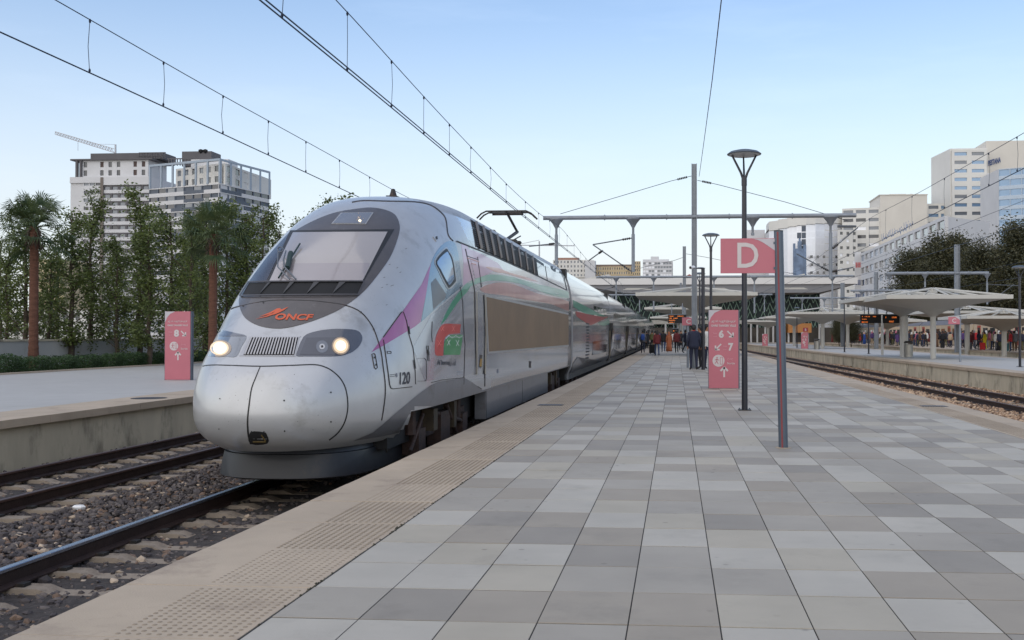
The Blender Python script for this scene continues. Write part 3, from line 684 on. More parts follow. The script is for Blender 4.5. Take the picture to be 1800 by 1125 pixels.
for pts in (((660,640),(700,640)), ((655,600),(690,660)), ((690,600),(655,660)), ((790,480),(810,520)), ((810,480),(790,520)), ((690,480),(715,520)), ((715,480),(690,520))):
    ribbon('badge_line', mp(z6, *pts), .4, mat('pale red line', S(235, 130, 120), .4), .0085)
hull_text('lettering', 'Al boraq', mp(z6, (652,840),(765,838),(768,782),(655,782)), darkprint, .006, .03)
hull_text('lettering', 'البراق', mp(z6, (768,842),(822,836),(822,766),(770,768)), darkprint, .006, .02)
hull_text('car_number', '120', mp(z6, (318,1005),(410,995),(414,884),(320,892)), darkprint, .006, .02)
for q in (((232,915),(272,912)), ((232,930),(272,927))): ribbon('small_marking', mp(z6, *q), .8, darkprint, .006)
conform('small_marking', [(z6(290, 918)[0]+1.7*math.cos(t), z6(290, 918)[1]+4*math.sin(t)) for t in np.linspace(0, 6.28, 9)[:-1]], mat('grey print', S(120, 122, 130), .5), .006, 30, skirt=0)
for q in (((832,912),(888,903)), ((834,900),(888,892)), ((834,888),(890,880))): ribbon('small_marking', mp(z6, *q), .9, mat('grey print2', S(150, 152, 158), .5), .006)
# lower grey band
def low_edge():
    out_ = []
    for Y_ in np.linspace(33.0, 13.6, 26): out_.append(proj((XC+fW(.4)-.002, float(Y_), .382)))
    x_, y_ = waterline(.30)
    out_.append(proj((XC+float(np.interp(13.42, y_[:44], x_[:44])), 13.42, .34)))
    x_, y_ = waterline(.10)
    for Y_ in (13.4, 13.0, 12.6, 12.35): out_.append(proj((XC+float(np.interp(Y_, y_[:44], x_[:44])), Y_, .10)))
    return out_
conform('lower_grey_band', [(655,760),(672,746),(700,722),(735,693),(757,677),(770,671),(816,664),(830,672),(848,686),(905,668),(965,653),(1007,640)]+low_edge(), lowgrey, .005, 7, skirt=.0)
# doors, panels, seams on the side
for pts, w_ in ((mp(z6, (170,578),(335,350)), 1.6), (mp(z6, (335,350),(352,352),(380,430),(400,545)), 1.0), (mp(z6, (400,545),(440,680),(452,800),(458,900),(462,1000)), .6),
               (mp(z6, (172,600),(195,760),(215,900),(228,1005),(240,1035),(260,1040),(430,1022)), 1.2), (mp(z6, (205,705),(240,705),(242,722),(207,722),(205,705)), .7),
               (mp(z6, (475,770),(540,765),(556,785),(560,950),(545,970),(480,972)), .5), (mp(z6, (610,435),(605,560),(612,620)), .7),
               (mp(z6, (560,655),(575,655),(582,790),(568,785),(560,655)), .8), (mp(z6, (68,730),(85,722),(98,735),(118,850),(105,865),(90,850),(68,730)), .9),
               (mp(z6, (600,985),(700,960),(890,940)), 1.0), (mp(z6, (862,120),(885,260),(892,480),(905,640),(895,1000)), .7), (mp(z3, (500,330),(545,530),(548,700),(555,950)), 1.2),
               (mp(z3, (590,560),(600,700),(598,900),(590,950)), 1.6), (mp(z3, (560,370),(580,520)), .7), (mp(z3, (655,560),(655,1010)), .0)):
    if w_: ribbon('panel_joint', pts, w_, dirtyblack, .0075)
for x, y in ((90,760),(104,825)): 
    c = z6(x, y); conform('panel_lock', [(c[0]+1.3*math.cos(t), c[1]+1.8*math.sin(t)) for t in np.linspace(0, 6.28, 9)[:-1]], blackm, .009, 30, skirt=0)
for a in ((395,480,405,550),(445,780,455,860),(568,690,578,735)): ribbon('panel_hinge', mp(z6, a[:2], a[2:]), 1.8, blackm, .014)
ribbon('handrail', mp(z6, (1000,170),(1003,480),(1002,915)), 1.5, mat('rail steel', S(176, 172, 160), .35, .7, .1), .03)
ribbon('handrail', mp(z6, (1078,190),(1085,560),(1078,905)), 1.5, mat('rail steel', S(176, 172, 160)), .03)
ds = conform('door_step_recess', mp(z6, (1038,735),(1058,735),(1050,850),(1030,845)), dirtyblack, .009, 9)
conform('step_plate', mp(z6, (1040,770),(1055,770),(1050,840),(1034,838)), mat('brass step', S(160, 125, 60), .5, .4, .2), .014, 9, parent=ds)
for q in (mp(z3, (508,375),(568,395)), mp(z3, (530,402),(552,408))): ribbon('warning_mark', q, 1.6, redp2, .008)
ribbon('warning_mark', mp(z3, (505,365),(565,385)), .8, dirtyblack, .008)
conform('roof_sensor', mp(z3, (338,272),(352,258),(370,266),(356,295)), silver, .012, 9); conform('sensor_eye', mp(z3, (350,272),(358,270),(360,284),(352,286)), blackm, .018, 9)
gp = conform('filter_panel', mp(z3, (598,560),(604,556),(1030,652),(1033,810),(612,848)), frame_m, .006, 9); gp['label'] = 'long brown ventilation panel with pale frame'
conform('filter_mesh', mp(z3, (603,568),(1026,660),(1027,803),(617,838)), brownm, .010, 9, parent=gp)
ribbon('waist_joint', mp(z3, (455,292),(520,318),(640,365),(860,465),(1003,535)), (1.8, 1.0), blackm, .012)
for q in (((560,1010),(600,1035),(1030,925)), ((600,1040),(1030,932)), ((598,850),(596,1010))): ribbon('panel_joint', mp(z3, *q), .8, dirtyblack, .009)
ribbon('small_vent', mp(z3, (820,885),(820,918)), 3, dirtyblack, .009); ribbon('small_vent', mp(z3, (660,925),(660,945)), 2, mat('grey print'  , (0,0,0)), .009)
# roof seam in front of the louvres
ribbon('roof_joint', spline([z3(*p) for p in ((-60,100),(0,92),(120,95),(250,98),(330,115),(385,155),(405,190),(415,260),(440,292))], 4, False), 1.6, dirtyblack, .006)
ribbon('roof_joint', spline([z3(*p) for p in ((490,130),(515,160),(535,220),(552,322))], 4, False), 1.0, dirtyblack, .006)
rp = conform('roof_louvre', mp(z3, (527,185),(850,378),(858,462),(556,322)), voidm, .004, 9); rp['label'] = 'row of dark roof air intakes'
for k in range(9):
    u = (k+.6)/9.2
    a = (527+u*323, 185+u*193); b = (556+u*302, 322+u*140)
    ribbon('louvre_pillar', mp(z3, a, b), 9.5*(1-.62*u)*.5, mat('brown pillar', S(110, 92, 78), .5, .3, .2), .03, rp)
for k in range(12):
    u = (k+.7)/12.5; a = (527+u*29, 185+u*137); b = (850+u*8, 378+u*84)
    ribbon('louvre_slat', mp(z3, a, b), .9, mat('dark slat', S(60, 56, 56), .5, .4, .2), .018, rp)
conform('roof_hatch', mp(z3, (852,380),(888,405),(888,415),(853,394)), blackm, .006, 12, skirt=.004)
conform('roof_hatch', mp(z3, (915,398),(935,402),(948,425),(946,445),(925,430)), blackm, .006, 12, skirt=.004)
for q in (((895,415),(906,485)), ((850,388),(860,465)), ((990,470),(1003,535))): ribbon('panel_joint', mp(z3, *q), .7, dirtyblack, .006)
for k in range(14):   # grime streaks on the upper nose
    x = random.gauss(688, 22); y = random.gauss(470, 42); 
    if hit(x, y) and x > 650+(.5*(480-y)): conform('grime_fleck', [(x-2.2, y+.6), (x, y-.5), (x+2.6, y-.9), (x+.4, y+.7)], mat('grime', S(112, 110, 108), .7), .0018, 40, skirt=0)
# horn
hx = MB(); q = P(691, 347, X=XC); hx.box((XC-.09, q.y-.13, 3.74), (XC+.09, q.y+.13, 3.78)); hx.lathe([(.07, 0), (.045, .08), (.035, .12), (.015, .13)], (XC, q.y, 3.78), 10); hx.build('roof_aerial', dirtyblack, train)
# underside skirt (obstacle deflector)
def plan(hw, y0, ln, n=22, q=2.5):
    pts = []
    for i in range(-n, n+1):
        s = i/n; t = 1-(1-abs(s)**q)**(1/q); pts.append((XC+hw*s, y0+ln*t))
    return pts
def skirt_mb(levels):
    mb = MB(); rws = []
    for z, hw, y0, ln in levels:
        p = plan(hw, y0, ln); rws.append([(p[0][0], 16.2, z)]+[(x, y, z) for x, y in p]+[(p[-1][0], 16.2, z)])
    n = len(rws[0]); mb.v = [p for r in rws for p in r]
    mb.f = [(i*n+j, i*n+j+1, (i+1)*n+j+1, (i+1)*n+j) for i in range(len(rws)-1) for j in range(n-1)]+[tuple(range(n))[::-1], tuple(range((len(rws)-1)*n, len(rws)*n))]
    mb.m = [0]*len(mb.f); return mb
skirt_mb([(-.36, .97, 12.14, 1.25), (-.34, 1.0, 12.10, 1.25), (-.20, .99, 12.13, 1.25), (-.06, .97, 12.17, 1.25)]).build('deflector', skirtm, train, smooth=True)
skirt_mb([(-.055, .95, 12.2, 1.3), (.02, .93, 12.22, 1.3)]).build('deflector_rim', mat('deflector rim', S(48, 52, 60), .45, .3, .1), train, smooth=True)
skirt_mb([(.022, .88, 12.3, 1.2), (.12, .86, 12.35, 1.2)]).build('deflector_neck', mat('neck', S(120, 118, 114), .45, .4, .1), train, smooth=True)
MB().box((XC-1.1, 13.2, -.1), (XC+1.1, 33.0, .34)).build('underframe', voidm, train)
for z in (-.05, -.18): 
    o = MB().box((XC+.985, 13.55, z), (XC+1.005, 13.67, z+.05)).build('deflector_plate', dirtyblack, train)
# bogies
def bogie(y, parent):
    m = MB()
    for s in (-1, 1):
        x = XC+s*1.02
        m.prism([(x, y-1.9, .02), (x, y-1.2, -.12), (x, y+1.2, -.12), (x, y+1.9, .02), (x, y+1.9, .16), (x, y+1.0, .12), (x, y+.5, -.02), (x, y-.5, -.02), (x, y-1.0, .12), (x, y-1.9, .16)], (s*.12, 0, 0))
        for dy in (-1.5, 1.5): m.box((x-.02, y+dy-.2, -.3), (x+s*.2+.02, y+dy+.2, .06)); m.lathe([(.09, 0), (.09, .34)], (x+s*.12, y+dy-.33, 0), 8)
        for dy in (-.9, .9): m.lathe([(.11, 0), (.08, .05), (.11, .1), (.08, .15), (.11, .2), (.08, .26), (.11, .3)], (x+s*.1, y+dy, .04), 8)
        m.tube((x+s*.18, y-.5, .2), (x+s*.18, y+1.6, -.1), .035); m.tube((x+s*.2, y-2.1, -.2), (x+s*.2, y-1.4, .25), .03); m.box((x, y-.32, -.3), (x+s*.22, y+.32, .2))
        m.tube((x+s*.2, y+.1, .3), (x+s*.2, y+.9, -.25), .04)
    for dy in (-1.2, 1.2): m.box((XC-1.05, y+dy-.1, -.05), (XC+1.05, y+dy+.1, .1))
    m.build('bogie_frame', rustm, parent)
    for dy in (-1.5, 1.5):
        wm = MB()
        for s in (-1, 1):
            wm.tube((XC+s*.70, y+dy, -.09), (XC+s*.83, y+dy, -.09), .46, 24)
        wm.tube((XC-.8, y+dy, -.09), (XC+.8, y+dy, -.09), .08)
        wm.build('wheelset', dirtyblack, parent)
    for ba, bb in (((XC+1.12, y-1.05, -.02), (XC+1.3, y-.8, .3)), ((XC+1.1, y+.45, -.1), (XC+1.28, y+.62, .32))): MB().box(ba, bb).build('yellowed_bracket', mat('yellowed bracket', S(62, 52, 38), .7, .1, .3, 8), parent)
bogie(16.0, train); bogie(30.2, train)
MB().box((XC+1.2, 18.55, -.14), (XC+1.405, 27.6, .375)).box((XC-1.405, 18.55, -.14), (XC-1.2, 27.6, .375)).build('fairing', lowgrey, train)
MB().box((XC+1.406, 18.6, -.13), (XC+1.409, 18.62, .37)).box((XC+1.406, 23, -.13), (XC+1.409, 23.015, .37)).build('fairing_joint', blackm, train)
# pantograph
pt = MB(); q = P(885, 405, X=XC); y0 = 29.4
pt.box((XC-.5, y0-.5, 3.74), (XC+.5, y0+.7, 3.86)); 
for s in (-1, 1): pt.lathe([(.05, 0), (.09, .05), (.05, .1), (.09, .15), (.05, .2)], (XC+s*.4, y0-.4, 3.86), 8)
pt.box((XC-.3, y0-.3, 4.04), (XC+.3, y0, 4.12))
pt.build('pantograph_base', dirtyblack, train)
pt = MB(); pt.tube((XC, y0-.15, 4.12), (XC+.0, y0+1.9, 4.55), .05); pt.tube((XC, y0+1.9, 4.55), (XC, y0+.1, 4.88), .04); pt.tube((XC+.1, y0+.1, 4.1), (XC+.1, y0+1.9, 4.42), .02)
pt.tube((XC-.45, y0+.1, 4.88), (XC+.45, y0+.1, 4.88), .03)
pt.build('pantograph_arm', dirtyblack, train)
pt = MB()
for dy in (-.2, .2):
    pt.path([(XC-.85, y0+dy, 4.74), (XC-.72, y0+dy, 4.87), (XC-.58, y0+dy, 4.94), (XC+.58, y0+dy, 4.94), (XC+.72, y0+dy, 4.87), (XC+.85, y0+dy, 4.74)], .026, 6)
for s in (-.45, 0, .45): pt.box((XC+s-.02, y0-.2, 4.91), (XC+s+.02, y0+.2, 4.94))
pt.build('pantograph_head', dirtyblack, train)
ins = MB()
for s in (-.5, .5): ins.lathe([(.04, 0), (.08, .04), (.04, .08), (.08, .12), (.04, .16)], (XC+s, 24.3, 3.74), 8)
ins.path([(XC, y0+.7, 4.0), (XC, 32, 4.0), (XC, 36, 3.9)], .025); ins.build('roof_cable', dirtyblack, train)
# --- coaches
def coach_shell(y0, y1, n=14):
    prof = [(z, fW(z)) for z in (-.1, .1, .35, .8, 1.3, 1.8, 2.2, 2.5, 2.8, 3.0, 3.2, 3.35, 3.5, 3.6, 3.68, 3.73, 3.75)]
    ring = [(XC+wd_*1.0, z) for z, wd_ in prof]+[(XC-wd_, z) for z, wd_ in prof[::-1]]
    ring[0] = (XC+1.3, -.1); ring[-1] = (XC-1.3, -.1)
    mb = MB(); k = len(ring); ys = np.linspace(y0, y1, n)
    mb.v = [(x, y, z) for y in ys for x, z in ring]
    for i in range(n-1):
        for j in range(k-1):
            mb.f.append((i*k+j, i*k+j+1, (i+1)*k+j+1, (i+1)*k+j)[::-1]); mb.m.append(1 if 11 <= j <= k-13 else 0)
    mb.f += [tuple(range(k)), tuple(range((n-1)*k, n*k))[::-1]]; mb.m += [0, 0]; return mb
cside = mat('coach side paint', (.42, .43, .46), .24, .4, .08, 1.1, .14, .7, coat=.8, var2=.12, stretch=(1, .35, 1))
croof = mat('coach roof paint', (.55, .57, .6), .12, .85, .08, 2, .25, 1.5, coat=.8, dirt=(.1, .1, .11), dscale=2.5, dth=.56)
def sidex(z): return XC+fW(z)
def side_box(mb, y0_, y1_, za, zb_, off, th=.03, m=0):      # plate lying on the coach's near side
    xs = [(sidex(za)+off, za), (sidex(zb_)+off, zb_)]
    mb.add([(xs[0][0]-th, y0_, za), (xs[0][0], y0_, za), (xs[0][0], y1_, za), (xs[0][0]-th, y1_, za), (xs[1][0]-th, y0_, zb_), (xs[1][0], y0_, zb_), (xs[1][0], y1_, zb_), (xs[1][0]-th, y1_, zb_)],
        [(0,3,2,1),(4,5,6,7),(0,1,5,4),(1,2,6,5),(2,3,7,6),(3,0,4,7)], m); return mb
def side_poly(name, pts, m, parent, off=.004):
    bm = bmesh.new(); bm.faces.new([bm.verts.new((0, y, z)) for y, z in pts])
    bmesh.ops.triangulate(bm, faces=bm.faces[:])
    for zc in np.arange(0, 3.75, .15): bmesh.ops.bisect_plane(bm, geom=bm.verts[:]+bm.edges[:]+bm.faces[:], plane_co=(0, 0, zc), plane_no=(0, 0, 1))
    for v in bm.verts: v.co.x = sidex(v.co.z)+off
    for f in bm.faces:
        f.normal_update()
        if f.normal.x < 0: f.normal_flip()
        f.smooth = True
    me = bpy.data.meshes.new(name); bm.to_mesh(me); bm.free(); me.materials.append(m)
    return link(name, me, parent, parent.type == 'EMPTY')
ys = [33.75, 54.3, 73.1, 91.8, 110.5, 129.2, 147.9, 166.6]
def YX(px): return P(px, 590, X=XC+1.44).y
for ci in range(7):
    a, b = ys[ci]+.22, ys[ci+1]-.22
    cb = coach_shell(a, b).build('coach_body', [cside, croof], train, smooth=True)
    MB().box((XC-1.25, a-.46, .1), (XC+1.25, a+.02, 3.55)).build('gangway', blackm, train)
    def win(y0_, y1_, za, zb_, mm=glassd):
        o = side_box(MB(), y0_, y1_, za, zb_, .006).build('window', mm, cb, world=False); return o
    if ci == 0:
        dys = [(YX(1070.5)-.0, 1.0)]; lw = [(YX(1041), YX(1066))]
        m = MB()
        for k in range(13): side_box(m, YX(1030)+0, YX(1035), .35+k*.12, .40+k*.12, .012)
        m.build('vent_grille', blackm, cb, world=False)
    else:
        dys = [(b-2.3, 1.1)]; lw = [(a+2.2+k*2.1, a+3.7+k*2.1) for k in range(6)]
    for y_, wd_ in dys:
        d = side_box(MB(), y_, y_+wd_, .05, 1.98, .17, .166).build('door', blackm, cb, world=False)
        side_box(MB(), y_+.1, y_+wd_*.9, 1.0, 1.75, .178, .01).build('pane', glassd, d, world=False)
        hm2 = MB().tube((sidex(1)+.05, y_-.18, .3), (sidex(1)+.05, y_-.18, 1.6), .025); hm2.build('handrail', mat('brass rail', S(104, 94, 76), .4, .6, .1), cb, world=False)
    for y0_, y1_ in lw: win(y0_, y1_, .55, 1.12)
    for k in range(7 if ci else 4):
        y0_ = a+(2.2 if ci else 9.0)+k*2.1; win(y0_, y0_+1.6, 2.18, 2.62, mat('upper dark glass', (.05, .06, .075), .06, .3, .1, 1, coat=1))
    jm = MB(); side_box(jm, a, b, 2.30, 2.315, .004); 
    for k in (.25, .5, .75): side_box(jm, a+(b-a)*k, a+(b-a)*k+.02, .0, 2.3, .003)
    jm.build('body_joint', dirtyblack, cb, world=False)
    side_poly('lower_grey_band', [(a, -.08), (b, -.08), (b, .30), (a+(b-a)*.2, .30), (a+1.6, .62), (a+.1, .42)], lowgrey, cb, .006)
    bg_ = MB(); y = a+1.2
    if ci == 0: bogie(35.9, train)
Y0 = 34.0
def YZ(px, py): p = P(px, py, X=XC+1.44); return (p.y, p.z)
side_poly('green_stripe', [YZ(x, y) for x, y in ((1008,527),(1035,541),(1053,551),(1067,557),(1070,560),(1055,560),(1035,556),(1008,539))], mat('coach green', S(50, 132, 104), .4, .1, .1, coat=.3), train, .005)
side_poly('red_stripe', [YZ(x, y) for x, y in ((1011,547),(1032,552),(1052,556),(1070,557),(1055,564),(1038,572),(1029,567),(1013,556))], mat('coach red', S(168, 54, 54), .4, .1, .1, coat=.3), train, .006)
side_poly('pale_patch', [YZ(x, y) for x, y in ((1070,562),(1072,570),(1060,573),(1050,569))], tealp, train, .0055)
# joint between power car and first coach, thick black gaiter
gt = coach_shell(33.25, 34.02, 2); gt.v = [(XC+(x-XC)*.965, y, .1+(z-.1)*.975) for x, y, z in gt.v]; gt.m = [0]*len(gt.f); gt.build('gangway_gaiter', blackm, train)
# ================================================================== SIGNS AND POSTS
def totem(px0, px1, pyb, pyt, Zg, label, lines, thick=.10, side=1, group=None, small=False):
    b0 = P(px0, pyb, Z=Zg); y = b0.y; b1 = P(px1, pyb, Y=y); t0 = P(px0, pyt, Y=y)
    t = thing('direction_totem', label, 'sign', group, loc=((b0.x+b1.x)/2, y, Zg))
    x0, x1, z1_ = b0.x, b1.x, t0.z; h = z1_-Zg; w_ = x1-x0; c = .2*w_
    m = MB(); m.box((x0, y, Zg+.01), (x1, y+thick, z1_)); m.build('panel', pinks, t)
    m = MB(); m.box((x0-.012, y+.012, Zg), (x0-.002, y+thick-.012, z1_)).box((x1+.002, y+.012, Zg), (x1+.012+(.02 if side > 0 else 0), y+thick-.012, z1_)); m.build('side_trim', bluepost, t)
    m = MB(); m.prism([(x0, y-.003, z1_-.002), (x0, y-.003, z1_-.16*h), (x0+.08*w_, y-.003, z1_-.09*h), (x0+.2*w_, y-.003, z1_-.035*h), (x0+.4*w_, y-.003, z1_-.002)], (0, .003, 0)); m.build('corner', pinkpale if side > 0 else mat('yellowed corner', S(206, 186, 160), .5), t)
    def tx(s, u0, u1, v0, v1, mm=signprint, bold=.02):      # fractions of the panel from top-left
        flat_text('lettering', s, (x0+u0*w_, y-.003, z1_-v1*h), ((u1-u0)*w_, 0, 0), (0, 0, (v1-v0)*h), mm, t, bold)
    def arrow(cu, cv, s, ang):
        ca, sa = math.cos(ang), math.sin(ang); mb = MB()
        def seg(a, b, th):
            a, b = Vector(a), Vector(b); d = (b-a).normalized(); nrm = Vector((-d.y, d.x))*th
            pts = [a+nrm, a-nrm, b-nrm, b+nrm]
            mb.prism([(x0+cu*w_+(p.x*ca-p.y*sa)*s, y-.004, z1_-cv*h+(p.x*sa+p.y*ca)*s) for p in pts], (0, .003, 0))
        seg((0, -1), (0, .8), .17); seg((-.72, .22), (.06, 1.0), .19); seg((.72, .22), (-.06, 1.0), .19)
        mb.build('arrow', signprint, t)
    def disc_(cu, cv, r):
        mb = MB(); mb.prism([(x0+cu*w_+r*math.cos(a)*1, y-.004, z1_-cv*h+r*math.sin(a)) for a in np.linspace(0, 6.283, 25)[:-1]], (0, .003, 0)); mb.build('pictogram_disc', signprint, t)
        mb = MB()
        cx_, cz_ = x0+cu*w_, z1_-cv*h
        mb.box((cx_+r*.25, y-.0065, cz_-r*.62), (cx_+r*.33, y-.005, cz_+r*.62)).box((cx_+r*.33, y-.0065, cz_+r*.54), (cx_+r*.7, y-.005, cz_+r*.62)).box((cx_+r*.33, y-.0065, cz_-r*.62), (cx_+r*.7, y-.005, cz_-r*.54)).box((cx_+r*.62, y-.0065, cz_-r*.6), (cx_+r*.7, y-.005, cz_+r*.6))
        mb.prism([(cx_-r*.25+.12*r*math.cos(a), y-.0065, cz_+r*.5+.12*r*math.sin(a)) for a in np.linspace(0, 6.283, 9)[:-1]], (0, .0015, 0))
        for (a, b, c_, d) in ((-.25,.35,-.3,-.1), (-.3,-.1,-.05,-.55), (-.3,-.1,-.6,-.5), (-.25,.25,.1,.05), (-.25,.25,-.6,.1)):
            A, B = Vector((cx_+a*r, 0, cz_+b*r)), Vector((cx_+c_*r, 0, cz_+d*r)); dd = (B-A).normalized(); nn = Vector((-dd.z, 0, dd.x))*r*.06; 
            mb.prism([A+nn+Vector((0, y-.0065, 0)), A-nn+Vector((0, y-.0065, 0)), B-nn+Vector((0, y-.0065, 0)), B+nn+Vector((0, y-.0065, 0))], (0, .0015, 0))
        mb.build('pictogram', pinks, t)
    for l in lines:
        k = l[0]
        if k == 't': tx(*l[1:])
        elif k == 'a': arrow(*l[1:])
        elif k == 'd': disc_(*l[1:])
    return t
totem(1246, 1298, 683, 545, 0, 'tall pink totem with 6, 7 and arrows, on the tiles beside the black lamp post', [
    ('t', 'محطة طنجة المدينة', .10, .90, .125, .165), ('t', 'GARE TANGER VILLE', .08, .92, .185, .212, signprint, .03),
    ('t', 'Voie', .14, .27, .285, .305, signfaint), ('t', 'quai', .16, .27, .33, .345, signfaint), ('t', '6', .34, .51, .255, .355, signprint, .05), ('a', .73, .305, .105, math.radians(-135)),
    ('a', .32, .47, .105, math.radians(135)), ('t', 'Voie', .48, .61, .45, .47, signfaint), ('t', 'quai', .48, .6, .495, .51, signfaint), ('t', '7', .66, .83, .42, .52, signprint, .05),
    ('d', .33, .645, .155), ('t', 'خروج', .63, .82, .605, .64, signfaint), ('t', 'Sortie', .62, .88, .665, .69, signprint, .01), ('a', .52, .79, .13, 0)])
totem(289.5, 334, 668, 547.5, ZL, 'pink totem with 8 and an arrow, standing on the grey left-hand platform', [
    ('t', 'محطة طنجة المدينة', .12, .88, .13, .16), ('t', 'GARE TANGER VILLE', .1, .9, .19, .213, signprint, .03),
    ('t', 'Voie', .14, .29, .29, .31, signfaint), ('t', 'quai', .16, .29, .335, .355, signfaint), ('t', '8', .36, .56, .265, .37, signprint, .05), ('a', .73, .32, .10, math.radians(-135)),
    ('d', .36, .505, .13), ('t', 'خروج', .64, .84, .47, .495, signfaint), ('t', 'Sortie', .64, .9, .53, .555, signprint, .01), ('a', .52, .65, .12, 0)], thick=.16)
# platform letter D
fp = P(1377, 787, Z=0); Yd = fp.y
dt = thing('platform_letter_sign', 'large pink D sign on a thick blue-grey post nearest the camera', 'sign', loc=(fp.x, Yd, 0))
tp_ = P(1368.5, 407, Y=Yd)
m = MB(); m.tube((fp.x, Yd, 0), (tp_.x, Yd, tp_.z), .058, 24); m.build('post', bluepost, dt, smooth=True)
m = MB(); m.tube((tp_.x, Yd, tp_.z), (tp_.x, Yd, tp_.z+.012), .060, 24); m.build('post_cap', navy, dt, smooth=True)
d_ = (Vector((tp_.x, Yd, tp_.z))-Vector((fp.x, Yd, 0)))
m = MB(); m.obox((fp.x-.028, Yd-.062, .005), (.020, 0, 0), (0, .02, 0), d_*.995); m.build('red_strip', redstrip, dt)
m = MB(); m.lathe([(.10, 0), (.10, .004), (.07, .006)], (fp.x, Yd, .0), 20); m.build('foot_ring', conc, dt)
a = P(1266.5, 419.5, Y=Yd); b = P(1363, 480, Y=Yd)
bx0, bx1, bz0, bz1 = a.x, b.x-.005, b.z, a.z
m = MB(); m.box((bx0, Yd-.02, bz0), (bx1, Yd+.02, bz1)); m.build('plate', pinks, dt)
q = lambda px, py, o=.023: (P(px, py, Y=Yd).x, Yd-o, P(px, py, Y=Yd).z)
m = MB(); m.prism([q(1322, 419.7), q(1332, 422), q(1342, 427), q(1352, 434), q(1362.5, 441), q(1362.5, 419.7)], (0, .003, 0)); m.build('corner', pinkpale, dt)
flat_text('lettering', 'D', (P(1296, 471, Y=Yd).x, Yd-.02, P(1296, 471, Y=Yd).z), (P(1333, 471, Y=Yd).x-P(1296, 471, Y=Yd).x, 0, 0), (0, 0, P(1296, 427, Y=Yd).z-P(1296, 471, Y=Yd).z), signprint, dt, .012)
for zz in (bz0+.06, bz1-.06): 
    m = MB(); m.box((bx1-.02, Yd-.03, zz-.015), (fp.x-.04, Yd+.03, zz+.015)); m.build('bracket', bluepost, dt)

# lamp posts
def lamp(x, y, zt, label, r=.058, foot=0., group='black lamp posts along the platforms'):
    t = thing('street_lamp', label, 'lamp post', group, loc=(x, y, foot))
    m = MB(); m.tube((x, y, foot), (x, y, zt-.62), r, 12, r2=r*.78); m.build('pole', navy, t, smooth=True)
    m = MB(); m.tube((x, y, zt-.66), (x, y, zt-.5), r*.9, 10)
    for s in (-1, 1): m.path([(x, y, zt-.60), (x+s*.06, y, zt-.42), (x+s*.235, y, zt-.07)], [.026, .022, .018], 6)
    m.path([(x, y, zt-.6), (x, y+.06, zt-.42), (x, y+.2, zt-.07)], [.02, .02, .015], 6)
    m.build('fork', navy, t, smooth=True)
    m = MB(); m.lathe([(.31, 0), (.318, .012), (.26, .055), (.14, .085), (.03, .095)], (x, y, zt-.085), 28); m.build('lamp_head', mat('lamp head grey', S(96, 104, 112), .4, .4, .1), t, smooth=True)
    m = MB(); m.lathe([(.27, 0), (.29, .015)], (x, y, zt-.101), 24); m.build('lamp_glass', mat('frosted lamp glass', S(170, 176, 180), .3, 0, .05), t)
    m = MB(); m.box((x-r*2, y-r*2, foot), (x+r*2, y+r*2, foot+.012)); m.build('base_plate', dirtyblack, t)
    for bx in (-1, 1):
        for by in (-1, 1): MB().tube((x+bx*r*1.6, y+by*r*1.6, foot+.012), (x+bx*r*1.6, y+by*r*1.6, foot+.035), .012, 6).build('bolt', galvd, t)
    return t
p = P(1309, 721, Z=0); lamp(p.x, p.y, P(1306, 264, Y=p.y).z, 'tall black lamp post right beside the D sign, the nearest lamp')
p2 = P(1251, 643, Z=0); lamp(p.x-.02, 37.0, P(1250, 410, Y=37).z, 'black lamp post rising from behind the pink 6 and 7 totem')
lamp(p.x, 55.5, P(1228, 478, Y=55).z, 'black lamp post behind the camera pole, third along the tiled platform')
lamp(p.x, 74., 4.85, 'small distant black lamp post beyond the thick grey gantry mast')
for px, pyb, pyt, lb in ((1793, 645, 467, 'black lamp post at the right-hand edge on the middle platform'), (1527, 622, 520, 'slim black lamp post under the big funnel canopy by the display boards'), (1484.5, 619, 522, 'slim black lamp post on the middle platform left of the big funnel canopy'), (1401, 611, 540, 'small slim lamp post left of the pink B totem')):
    q_ = P(px, pyb, Z=ZC); lamp(q_.x, q_.y, P(px, pyt, Y=q_.y).z, lb, foot=ZC)
# camera pole
cpp = P(1236, 650, Z=0); zt = P(1236, 472, Y=cpp.y).z
t = thing('camera_pole', 'black pole with a white security camera on a short arm beside the two standing people', 'camera pole', loc=(cpp.x, cpp.y, 0))
m = MB(); m.tube((cpp.x, cpp.y, 0), (cpp.x, cpp.y, zt), .075, 12); m.build('pole', navy, t, smooth=True)
m = MB(); m.tube((cpp.x+.05, cpp.y, zt), (cpp.x-.42, cpp.y, zt+.02), .03, 8); m.lathe([(.16, 0), (.2, .02), (.1, .05)], (cpp.x-.1, cpp.y, zt), 16); m.build('arm', galv, t, smooth=True)
m = MB(); m.tube((cpp.x-.50, cpp.y-.14, zt+.03), (cpp.x-.36, cpp.y+.1, zt+.06), .065, 12); m.build('camera_body', whitep, t, smooth=True)
m = MB(); m.tube((cpp.x-.508, cpp.y-.152, zt+.028), (cpp.x-.50, cpp.y-.139, zt+.03), .05, 12); m.build('camera_lens', blackm, t)

